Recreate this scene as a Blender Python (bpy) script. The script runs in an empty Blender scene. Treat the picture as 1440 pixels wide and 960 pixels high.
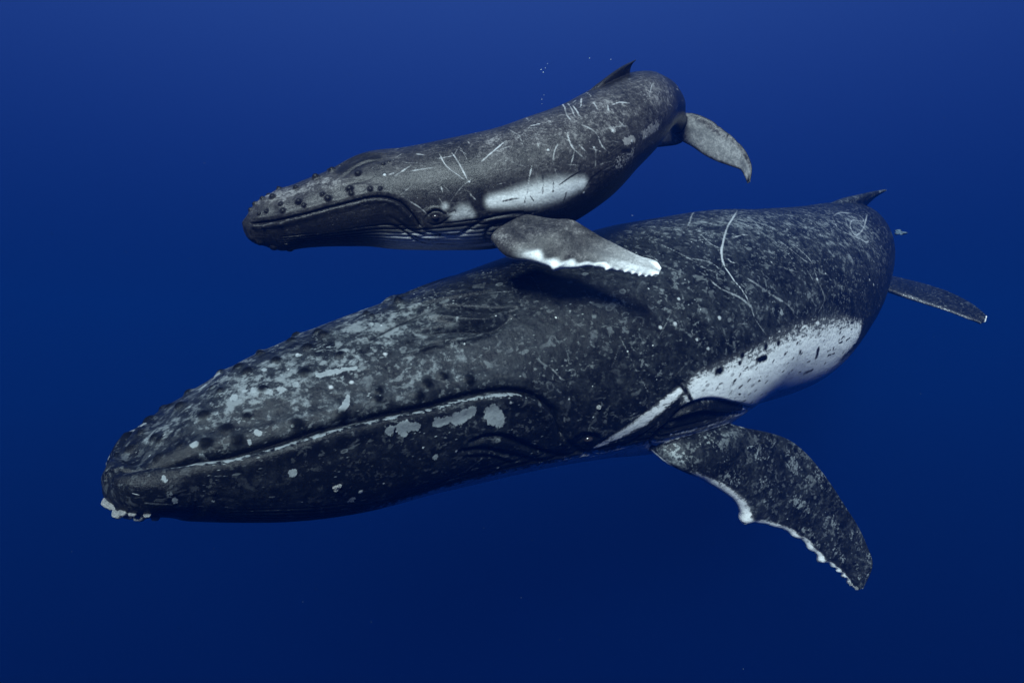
import bpy, math, random
import numpy as np
from mathutils import Vector, Matrix

# ---------------------------------------------------------------- camera, water light, sun, exposure
scene = bpy.context.scene
col = scene.collection
cam_data = bpy.data.cameras.new('camera')
cam = bpy.data.objects.new('camera', cam_data); col.objects.link(cam)
cam_data.sensor_width = 36; cam_data.lens = 24; cam_data.clip_start = 0.05; cam_data.clip_end = 2000
cam.location = (0, 0, 0); cam.rotation_euler = (math.radians(90), 0, 0)
scene.camera = cam

SUN_TO = Vector((-0.12, -0.79, 0.60)).normalized()          # towards the sun: high, behind the photographer
world = bpy.data.worlds.new('World'); scene.world = world
world.use_nodes = True
wn, wl = world.node_tree.nodes, world.node_tree.links
wn.clear()
wout = wn.new('ShaderNodeOutputWorld'); wbg = wn.new('ShaderNodeBackground')
# open water seen from below the surface: daylight filtered to blue, fading steadily with depth
tc = wn.new('ShaderNodeTexCoord'); sep = wn.new('ShaderNodeSeparateXYZ')
mr = wn.new('ShaderNodeMapRange'); mr.inputs['From Min'].default_value = -1; mr.inputs['From Max'].default_value = 1
ramp = wn.new('ShaderNodeValToRGB')
stops = [(0.0, (0.0002, 0.0017, 0.019)), (0.27, (0.0002, 0.0041, 0.040)), (0.50, (0.0005, 0.0074, 0.053)),
         (0.73, (0.0045, 0.0218, 0.153)), (1.0, (0.050, 0.112, 0.290))]
cr = ramp.color_ramp
cr.elements[0].position, cr.elements[1].position = 0, 1
for p, c in stops[1:-1]: cr.elements.new(p)
for e, (p, c) in zip(cr.elements, stops): e.position = p; e.color = c + (1,)
cr.interpolation = 'B_SPLINE'
wl.new(tc.outputs['Generated'], sep.inputs[0]); wl.new(sep.outputs['Z'], mr.inputs['Value'])
wl.new(mr.outputs['Result'], ramp.inputs['Fac']); wl.new(ramp.outputs['Color'], wbg.inputs['Color'])
wbg.inputs['Strength'].default_value = 1.0
wl.new(wbg.outputs[0], wout.inputs['Surface'])

sun_data = bpy.data.lights.new('sun', 'SUN'); sun = bpy.data.objects.new('sun', sun_data); col.objects.link(sun)
sun_data.energy = 5.0; sun_data.angle = math.radians(22); sun_data.color = (0.80, 0.98, 1.0)
sun.rotation_euler = SUN_TO.to_track_quat('Z', 'Y').to_euler()
scene.view_settings.view_transform = 'Standard'; scene.view_settings.look = 'None'
scene.view_settings.exposure = 0.90; scene.view_settings.gamma = 1.0
scene.cycles.use_denoising = True
scene.cycles.max_bounces = 6; scene.cycles.volume_bounces = 1
HAZE = 0.024

# ---------------------------------------------------------------- shape maths
def hermite(x, y, xi, monotone=False):
    """cubic through the rows of y at knots x (monotone: no overshoot)"""
    x = np.asarray(x, float); y = np.asarray(y, float)
    one = y.ndim == 1
    if one: y = y[:, None]
    h = np.diff(x)[:, None]; d = np.diff(y, axis=0) / h
    m = np.zeros_like(y)
    m[1:-1] = (d[:-1] * h[1:] + d[1:] * h[:-1]) / (h[:-1] + h[1:])
    m[0] = d[0]; m[-1] = d[-1]
    if monotone:
        lim = np.minimum(np.abs(d[:-1]), np.abs(d[1:])) * 2.5
        m[1:-1] = np.where(d[:-1] * d[1:] <= 0, 0, np.clip(m[1:-1], -lim, lim))
    i = np.clip(np.searchsorted(x, xi, side='right') - 1, 0, len(x) - 2)
    t = ((xi - x[i]) / (x[i + 1] - x[i]))[:, None]; hh = h[i]
    r = ((2*t**3 - 3*t**2 + 1) * y[i] + (t**3 - 2*t**2 + t) * hh * m[i]
         + (-2*t**3 + 3*t**2) * y[i + 1] + (t**3 - t**2) * hh * m[i + 1])
    return r[:, 0] if one else r

def sstep(a, b, x):
    t = np.clip((x - a) / (b - a), 0, 1)
    return t * t * (3 - 2 * t)

def unit(a):
    return a / np.maximum(np.linalg.norm(a, axis=-1, keepdims=True), 1e-9)

class Trunk:
    """the trunk of a whale: rows of a station table are x, y, z of the middle line,
    height above it, depth below it, half width, roll in degrees, squareness above, below"""
    def __init__(self, tab, cap, endcap=0.012):
        self.tab = np.asarray(tab, float)
        c = self.tab[:, :3]
        k = np.concatenate([[0], np.cumsum(np.linalg.norm(np.diff(c, axis=0), axis=1))])
        for _ in range(2):                                   # true arc length of the curve
            f = np.linspace(0, k[-1], 1500); p = hermite(k, c, f)
            a = np.concatenate([[0], np.cumsum(np.linalg.norm(np.diff(p, axis=0), axis=1))])
            k = np.interp(k, f, a)
        self.k = k; self.L = k[-1]; self.cap = cap; self.endcap = endcap
    def rows(self, s):
        c = hermite(self.k, self.tab[:, :3], s)
        e = 1e-3 * self.L
        t = unit(hermite(self.k, self.tab[:, :3], np.minimum(s + e, self.L)) -
                 hermite(self.k, self.tab[:, :3], np.maximum(s - e, 0)))
        q = hermite(self.k, self.tab[:, 3:9], s, True)
        # rounded snout and tail end
        u = np.clip(s / self.cap, 0, 1); f = np.sqrt(np.maximum(1 - (1 - u)**2, 0))
        w = np.clip((self.L - s) / (self.endcap * self.L), 0, 1); f = f * np.sqrt(np.maximum(1 - (1 - w)**2, 0))
        up = np.array([0, 0, 1.0]) - t * t[:, 2:3]; up = unit(up)
        left = np.cross(up, -t)
        r = np.radians(q[:, 3:4])
        up, left = up * np.cos(r) + left * np.sin(r), left * np.cos(r) - up * np.sin(r)
        return c, t, up, left, q, f
    def at(self, s, v):
        """points for equal-length arrays s (metres from the snout) and v (0 back, +pi/2 left side, pi belly)"""
        s = np.asarray(s, float); v = np.asarray(v, float)
        c, t, up, left, q, f = self.rows(s)
        return self._sec(c, up, left, q, f, v)
    def _sec(self, c, up, left, q, f, v):
        co, si = np.cos(v), np.sin(v)
        nt, nb = q[:, 4], q[:, 5]
        n = np.where(co > 0, nt, nb)
        a = np.sign(co) * np.abs(co)**(2 / n) * np.where(co > 0, q[:, 0], q[:, 1]) * f
        b = np.sign(si) * np.abs(si)**(2 / n) * q[:, 2] * f
        return c + up * a[:, None] + left * b[:, None]
    def grid(self, S, V):
        """points (len(S), len(V), 3)"""
        c, t, up, left, q, f = self.rows(np.asarray(S, float))
        n, m = len(S), len(V)
        R = lambda a: np.repeat(a, m, axis=0)
        return self._sec(R(c), R(up), R(left), R(q), np.repeat(f, m), np.tile(V, n)).reshape(n, m, 3)

def grid_normals(P):
    """outward normals of a trunk grid (rows snout to tail, columns round the body, left side first)"""
    du = np.gradient(P, axis=0)
    dv = np.roll(P, -1, axis=1) - np.roll(P, 1, axis=1)
    return unit(np.cross(dv, du)), du, dv
# ---------------------------------------------------------------- end of shape maths
# ---------------------------------------------------------------- measured tables
ADULT_TABLE = [
    (-2.533, 4.266, -0.818, 0.117, 0.243, 0.198, 8.000, 2.400, 2.600),
    (-2.459, 4.356, -0.853, 0.074, 0.218, 0.306, 8.000, 2.300, 2.500),
    (-2.304, 4.608, -0.840, 0.278, 0.343, 0.468, 9.000, 1.900, 2.200),
    (-2.023, 4.995, -0.787, 0.546, 0.507, 0.702, 10.000, 1.800, 2.200),
    (-1.537, 5.490, -0.664, 0.730, 0.690, 0.882, 12.000, 1.800, 2.200),
    (-0.941, 5.985, -0.490, 0.855, 0.796, 0.990, 13.000, 1.850, 2.200),
    (-0.211, 6.480, -0.304, 0.992, 0.898, 1.098, 13.000, 1.900, 2.200),
    (0.567, 6.975, -0.122, 1.126, 1.056, 1.257, 12.000, 1.950, 2.150),
    (1.397, 7.515, 0.059, 1.225, 1.225, 1.316, 9.000, 2.000, 2.150),
    (2.261, 8.145, 0.337, 1.194, 1.176, 1.264, 6.000, 2.000, 2.220),
    (3.237, 8.910, 0.517, 1.196, 1.196, 1.201, 3.000, 2.000, 2.220),
    (4.192, 9.720, 0.840, 1.080, 0.990, 1.026, 8.000, 2.000, 2.150),
    (5.132, 10.710, 1.250, 0.918, 0.774, 0.774, 12.000, 2.000, 2.000),
    (6.014, 11.880, 1.485, 0.720, 0.558, 0.504, 10.000, 2.000, 2.000),
    (6.688, 13.050, 1.427, 0.450, 0.450, 0.324, 0.000, 2.000, 2.000),
    (7.181, 14.040, 1.316, 0.306, 0.306, 0.288, 0.000, 2.000, 2.000),
    (7.750, 14.850, 1.237, 0.144, 0.144, 0.198, 0.000, 2.000, 2.000),
]
ADULT_SKIN = dict(
    mouth=[(0.017,0.76),(0.081,0.72),(0.179,0.68),(0.3,0.88),(0.496,1.05),(0.715,1.089),(0.968,1.1),(1.307,1.1),(1.698,1.121),(2.078,1.173),(2.397,1.194),(2.675,1.236),(2.87,1.288),(3.035,1.372),(3.168,1.508),(3.251,1.655),(3.312,1.833)],
    eye=(3.611,1.958),
    folds=[([(2.356,1.634),(2.603,1.634),(2.829,1.738),(3.138,1.979),(3.487,2.168)],0.0228,-0.05),([(2.253,1.686),(2.541,1.749),(2.85,1.937),(3.199,2.168)],0.0203,-0.04),([(2.325,1.77),(2.623,1.874),(2.891,2.084)],0.017,-0.02),([(4.896,2.639),(4.433,2.251),(4.423,2.042),(4.629,1.937),(4.978,1.969),(5.657,2.251)],0.0263,-0.04),([(4.423,2.356),(4.392,2.063),(4.557,1.864),(4.793,1.822),(5.081,1.895),(5.544,2.136),(5.924,2.398)],0.0263,-0.04),([(4.351,1.979),(4.567,1.895),(4.865,1.895),(5.297,2.053)],0.0333,0.03),([(3.312,1.833),(3.57,2.094),(3.878,2.21),(4.104,2.136),(4.331,1.948)],0.0225,-0.04),([(3.446,2.053),(3.95,2.335),(4.361,2.335)],0.0197,-0.025),([(3.446,1.864),(3.528,1.822),(3.683,1.874),(3.775,1.979)],0.0245,0.025),([(3.508,1.969),(3.59,1.885),(3.724,1.969)],0.0152,-0.02),([(2.654,0.335),(2.85,0.482),(3.055,0.597),(3.22,0.639)],0.0206,-0.06),([(2.469,0.398),(2.716,0.586),(2.942,0.67),(3.138,0.628)],0.029,0.05),([(2.264,0.524),(2.613,0.628),(2.901,0.744),(3.127,0.702)],0.0259,-0.06),([(2.315,0.66),(2.613,0.754),(2.87,0.785)],0.0281,0.04),([(2.315,0.209),(2.582,0.22),(2.891,0.304),(3.199,0.367)],0.03,0.02),([(1.78,0.44),(2.233,0.356),(2.644,0.356)],0.0282,-0.02),([(2.12,0.712),(2.294,0.702),(2.438,0.744)],0.0165,0.025)],
    tub=[(0.576,0.304,0.0383),(0.334,-0.073,0.0324),(0.467,0.754,0.037),(0.634,0.911,0.043),(0.225,0.44,0.0312),(0.38,0.984,0.0364),(1.317,0.482,0.0409),(1.636,0.44,0.0424),(0.968,0.461,0.0396),(1.215,-0.178,0.0428),(0.999,-0.115,0.0415),(1.05,0.974,0.0498),(1.194,1.1,0.0448),(0.254,-0.387,0.0325),(0.617,-0.691,0.0353),(0.767,-0.66,0.0362),(1.739,0.911,0.0336),(1.698,0.984,0.0334),(2.037,1.068,0.0343),(2.305,0.984,0.0352),(2.51,1.089,0.0356),(0.092,-0.168,0.026),(0.184,-0.723,0.0269),(0.277,0.796,0.0311),(2.14,0.995,0.0347),(1.389,1.037,0.0398),(2.418,-0.0,0.0412),(2.14,-0.063,0.0403),(1.482,-0.178,0.0381),(0.357,-0.513,0.0275),(0.767,0.105,0.0283),(1.677,0.063,0.0314)],
    lowtub=[(0.426,1.676,0.0182),(0.669,1.602,0.0187),(0.202,1.613,0.0176),(1.287,1.833,0.02)],
    spot=[(1.42,0.733,0.0213),(1.575,0.754,0.0205),(1.955,0.618,0.0188),(1.379,0.22,0.0158),(0.294,0.314,0.0184),(3.662,1.634,0.024),(2.253,1.676,0.0136),(1.256,1.759,0.0248),(1.441,1.874,0.0203),(2.747,2.094,0.0175),(1.945,1.539,0.0105),(2.798,1.372,0.014),(4.732,1.319,0.0224),(5.05,1.225,0.0263),(6.778,1.257,0.0271),(6.994,1.225,0.0158),(8.238,1.403,0.0219),(8.351,1.466,0.0222),(4.546,1.152,0.0253),(4.382,1.141,0.025),(4.69,0.984,0.0193),(6.151,0.984,0.0147),(6.326,0.565,0.0154),(4.444,0.827,0.0128),(4.845,1.414,0.0194)],
    white=[([(3.734,2.094,0.0251),(3.929,1.979,0.0503),(4.145,1.864,0.0694),(4.351,1.738,0.057),(4.526,1.655,0.0446)],0.85),([(4.762,1.728,0.1761),(5.163,1.759,0.2572),(5.729,1.864,0.3601),(6.583,1.979,0.3885),(7.251,1.927,0.3108),(7.755,1.885,0.1538)],1),([(5.585,2.042,0.2169),(6.706,2.231,0.24),(7.405,2.094,0.1844)],1),([(3.909,2.335,0.0262),(4.197,2.356,0.0335)],0.8)],
    dark=[([(4.433,1.571,0.0157),(4.567,1.665,0.0256),(4.68,1.78,0.026)],0.9),([(5.359,1.696,0.0082),(5.369,1.696,0.0131)],0.94),([(6.901,1.812,0.011),(6.912,1.801,0.0087)],0.98),([(7.23,2.0,0.0107),(7.282,2.0,0.014)],0.96),([(7.251,1.749,0.017),(7.302,1.749,0.0114)],0.73),([(7.662,2.063,0.0129),(7.806,2.084,0.0165)],0.95),([(6.089,1.864,0.0126),(6.12,1.864,0.0134)],0.71),([(5.061,1.885,0.0129),(5.081,1.874,0.0136)],0.76),([(5.77,1.749,0.01),(5.791,1.738,0.0086)],0.87),([(7.323,1.749,0.0114),(7.395,1.749,0.009)],0.8),([(5.277,1.822,0.0144),(5.318,1.812,0.0117)],0.99),([(4.968,1.749,0.0146),(4.989,1.738,0.01)],0.95),([(5.482,1.728,0.0084),(5.513,1.717,0.0084)],0.7),([(4.999,1.717,0.0106),(5.03,1.717,0.0133)],0.83),([(5.297,1.686,0.0089),(5.338,1.696,0.0055)],0.85),([(5.565,2.094,0.0131),(5.606,2.094,0.0146)],0.84),([(5.39,1.801,0.0118),(5.41,1.791,0.0125)],0.85),([(4.999,1.759,0.0087),(5.009,1.738,0.0067)],0.72),([(7.488,1.895,0.0133),(7.57,1.885,0.0143)],0.92),([(5.996,1.749,0.0175),(6.058,1.738,0.0088)],0.9),([(7.087,1.948,0.0145),(7.148,1.937,0.0089)],0.98),([(7.518,1.728,0.0208),(7.58,1.738,0.0159)],0.74),([(7.765,2.011,0.0112),(7.878,2.021,0.0148)],0.98),([(5.318,1.676,0.0068),(5.359,1.676,0.0123)],0.93),([(7.313,1.895,0.0107),(7.385,1.895,0.0157)],0.93),([(6.017,1.927,0.0082),(6.068,1.927,0.0134)],0.88),([(5.184,1.77,0.0122),(5.184,1.749,0.0122)],0.73),([(6.202,1.854,0.0112),(6.223,1.843,0.015)],0.73),([(5.163,1.843,0.0123),(5.184,1.822,0.0116)],0.72),([(7.272,1.791,0.0187),(7.292,1.77,0.0081)],0.96),([(5.246,1.717,0.0102),(5.266,1.696,0.0116)],0.7),([(5.565,1.854,0.0149),(5.595,1.864,0.0078)],0.95),([(5.709,1.927,0.0145),(5.75,1.916,0.0087)],0.97),([(6.212,2.147,0.0184),(6.274,2.136,0.01)],0.74),([(6.943,1.854,0.0095),(6.963,1.854,0.0143)],0.75),([(7.364,1.843,0.0132),(7.416,1.843,0.0107)],0.98),([(5.297,1.885,0.0104),(5.318,1.895,0.0132)],0.95),([(7.148,2.0,0.0106),(7.2,2.0,0.0123)],0.98),([(6.675,1.99,0.0157),(6.727,1.99,0.0149)],0.82),([(6.593,2.094,0.0118),(6.634,2.094,0.0126)],1.0),([(7.354,1.854,0.0189),(7.385,1.843,0.0066)],0.76),([(6.305,2.0,0.0122),(6.367,1.99,0.0077)],0.72),([(6.398,1.854,0.0106),(6.428,1.843,0.0145)],0.93),([(5.194,1.738,0.0169),(5.215,1.728,0.0109)],0.86),([(7.539,1.791,0.0108),(7.59,1.801,0.0101)],0.74),([(4.989,1.613,0.0462),(4.948,1.613,0.0394)],1),([(5.637,1.592,0.042)],1),([(5.863,1.623,0.0358)],1),([(5.503,1.655,0.0416),(5.637,1.676,0.0352)],1),([(5.277,1.571,0.0338)],1),([(5.246,1.613,0.027)],1),([(6.819,1.874,0.0314),(6.86,1.969,0.0317)],0.9),([(6.367,1.822,0.0303)],0.9),([(6.254,1.717,0.0224)],0.9),([(6.788,2.147,0.032),(6.932,2.136,0.0242)],0.8),([(4.577,1.916,0.0523),(4.968,1.937,0.054),(5.4,2.073,0.0356)],1),([(4.598,1.833,0.0519),(4.804,1.854,0.0595),(5.102,1.937,0.0547),(5.482,2.115,0.0433)],1),([(7.148,2.0,0.0244)],0.8),([(7.21,1.937,0.0245)],0.8),([(7.169,2.094,0.0246)],0.8),([(7.292,1.864,0.0245)],0.8),([(5.585,1.822,0.0142)],0.7),([(6.398,2.251,0.0157)],0.7),([(5.441,1.686,0.0138)],0.7),([(7.518,2.032,0.0253)],0.8),([(6.737,1.717,0.0387)],0.7)],
    patch=[([(1.492,0.88,0.0202),(1.441,0.953,0.0251),(1.389,0.995,0.0199)],1),([(2.089,1.33,0.0317),(2.202,1.351,0.0267)],0.9),([(2.284,1.372,0.0484),(2.428,1.34,0.0326)],0.95),([(2.623,1.435,0.0718),(2.685,1.497,0.0556)],0.95),([(1.801,1.33,0.0309),(1.78,1.267,0.0411),(1.924,1.319,0.026)],0.95),([(1.688,1.267,0.0357)],0.9),([(1.4,0.576,0.0255),(1.564,0.607,0.0259),(1.667,0.639,0.0157)],0.85),([(1.081,0.565,0.0298)],0.9),([(1.194,0.576,0.025)],0.85),([(0.916,0.408,0.0247),(0.999,0.545,0.0246)],0.85),([(0.87,0.356,0.0197)],0.7),([(1.009,0.984,0.0096)],1),([(1.482,1.1,0.025),(1.317,1.089,0.0197)],0.8),([(2.048,1.665,0.0266)],0.6),([(0.409,0.691,0.023)],0.9),([(0.403,0.963,0.0274),(0.432,1.079,0.0228)],0.85),([(0.767,0.911,0.0237)],0.9),([(0.692,0.974,0.0188)],0.8),([(0.179,1.204,0.0132),(0.219,1.78,0.0177)],0.8),([(0.911,1.477,0.0285)],0.85),([(1.389,1.99,0.0306)],0.7),([(0.432,1.812,0.0137)],0.5),([(2.551,2.356,0.0178)],0.6),([(5.976,1.403,0.0359)],0.7),([(2.048,0.209,0.0282)],0.7),([(1.091,0.23,0.0204)],0.8),([(0.784,0.356,0.0293)],0.7),([(1.379,0.241,0.021)],0.8)],
    pale=[([(4.135,1.309,0.1102),(4.289,1.518,0.112),(4.248,1.644,0.075)],0.6),([(0.346,-0.168,0.1041),(0.49,0.105,0.1913),(0.836,0.377,0.27),(1.359,0.419,0.3094),(1.924,0.429,0.3265),(2.397,0.408,0.2565)],0.85),([(0.513,0.744,0.1394),(1.132,0.796,0.1963),(1.842,0.806,0.2097),(2.479,0.859,0.221)],0.55),([(3.014,0.901,0.2869),(3.467,1.089,0.3235)],0.28),([(4.073,1.403,0.3052)],0.22),([(5.379,0.367,0.3244),(6.274,0.586,0.4202),(7.539,0.764,0.4636),(9.03,0.817,0.3785)],0.74),([(4.649,0.974,0.5136),(5.811,1.246,0.5644),(7.261,1.351,0.564)],0.38),([(2.284,1.372,0.1345),(2.685,1.508,0.1391)],0.3)],  # own grey tones; rear back raised further, painting in haze and surface light
    scar=[([(6.665,0.23),(6.305,0.408),(6.048,0.513),(5.729,0.66),(5.575,0.744),(5.462,0.838),(5.441,0.974),(5.482,1.089),(5.503,1.183),(5.523,1.34),(5.657,1.508)],0.0076,1.1),([(5.657,0.681),(5.534,0.764),(5.451,0.869)],0.0084,0.8),([(6.326,-0.01),(5.811,0.272),(5.544,0.367)],0.0098,0.6),([(5.626,0.471),(5.565,0.607),(5.606,0.702)],0.01,0.6),([(5.03,0.67),(5.297,0.785),(5.369,0.901)],0.0082,0.55),([(5.143,0.796),(5.297,0.901)],0.0075,0.5),([(5.133,0.901),(5.205,1.016),(5.41,1.141),(5.544,1.267)],0.0177,0.45),([(5.626,1.005),(5.894,1.225),(6.089,1.351),(6.223,1.466)],0.0203,0.42),([(6.685,0.869),(6.809,1.068),(6.788,1.215),(6.788,1.288)],0.0108,0.55),([(6.5,0.796),(6.665,1.026),(6.799,1.11)],0.01,0.5),([(5.894,0.649),(6.089,0.649),(6.171,0.67)],0.0104,0.6),([(5.575,0.806),(5.585,0.848),(5.626,0.869)],0.0105,0.8),([(7.272,0.314),(7.261,0.555)],0.0109,0.5),([(8.475,0.524),(8.917,0.419),(9.328,0.45),(9.421,0.576),(9.287,0.639),(8.968,0.597),(8.65,0.702),(8.495,0.848),(8.66,0.838),(9.133,0.723),(9.853,0.513)],0.0161,0.62),([(8.475,0.524),(8.177,0.754),(8.321,0.838),(8.567,0.911),(8.722,0.963),(8.999,0.901)],0.0163,0.6),([(8.814,0.545),(8.423,0.775)],0.0144,0.5),([(4.876,0.346),(4.989,0.545),(5.153,0.785)],0.0075,0.5),([(4.68,0.387),(4.752,0.66),(4.886,0.806)],0.0073,0.4),([(5.163,1.372),(5.523,1.288)],0.0076,0.5),([(5.174,1.152),(5.256,1.393)],0.0067,0.4),([(5.143,0.126),(5.863,-0.021)],0.0087,0.45),([(4.577,0.796),(4.546,1.005)],0.0083,0.4),([(5.472,1.456),(5.235,1.56)],0.0067,0.5),([(6.788,1.288),(6.84,1.445),(6.696,1.55)],0.0155,0.35),([(7.261,1.351),(7.385,1.508)],0.0114,0.4),([(3.96,1.1),(4.043,1.403),(4.176,1.665)],0.0085,0.3)],
)
CALF_TABLE = [
    (-2.191, 5.550, 0.954, 0.070, 0.120, 0.090, 8.000, 2.000, 2.200),
    (-2.094, 5.600, 0.957, 0.150, 0.160, 0.160, 10.000, 1.900, 2.200),
    (-1.975, 5.660, 0.991, 0.218, 0.240, 0.240, 12.000, 1.850, 2.200),
    (-1.735, 5.750, 1.045, 0.288, 0.256, 0.330, 12.000, 1.800, 2.200),
    (-1.455, 5.840, 1.123, 0.352, 0.311, 0.387, 12.000, 1.800, 2.200),
    (-1.200, 5.920, 1.198, 0.429, 0.386, 0.435, 12.000, 1.850, 2.200),
    (-0.903, 6.000, 1.233, 0.458, 0.426, 0.469, 12.000, 1.900, 2.200),
    (-0.597, 6.070, 1.280, 0.488, 0.467, 0.504, 12.000, 2.000, 2.100),
    (-0.187, 6.160, 1.357, 0.517, 0.517, 0.534, 10.000, 2.000, 2.000),
    (0.200, 6.260, 1.500, 0.520, 0.520, 0.525, 8.000, 2.000, 2.000),
    (0.590, 6.400, 1.719, 0.493, 0.493, 0.496, 6.000, 2.000, 2.000),
    (0.926, 6.600, 2.009, 0.442, 0.442, 0.432, 12.000, 2.000, 2.000),
    (1.243, 6.900, 2.278, 0.420, 0.400, 0.370, 14.000, 2.000, 2.000),
    (1.506, 7.300, 2.509, 0.330, 0.320, 0.290, 10.000, 2.000, 2.000),
    (1.760, 7.750, 2.664, 0.230, 0.230, 0.200, 0.000, 2.000, 2.000),
    (1.956, 8.200, 2.708, 0.155, 0.155, 0.130, 0.000, 2.000, 2.000),
    (2.114, 8.600, 2.688, 0.090, 0.090, 0.090, 0.000, 2.000, 2.000),
]
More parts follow.
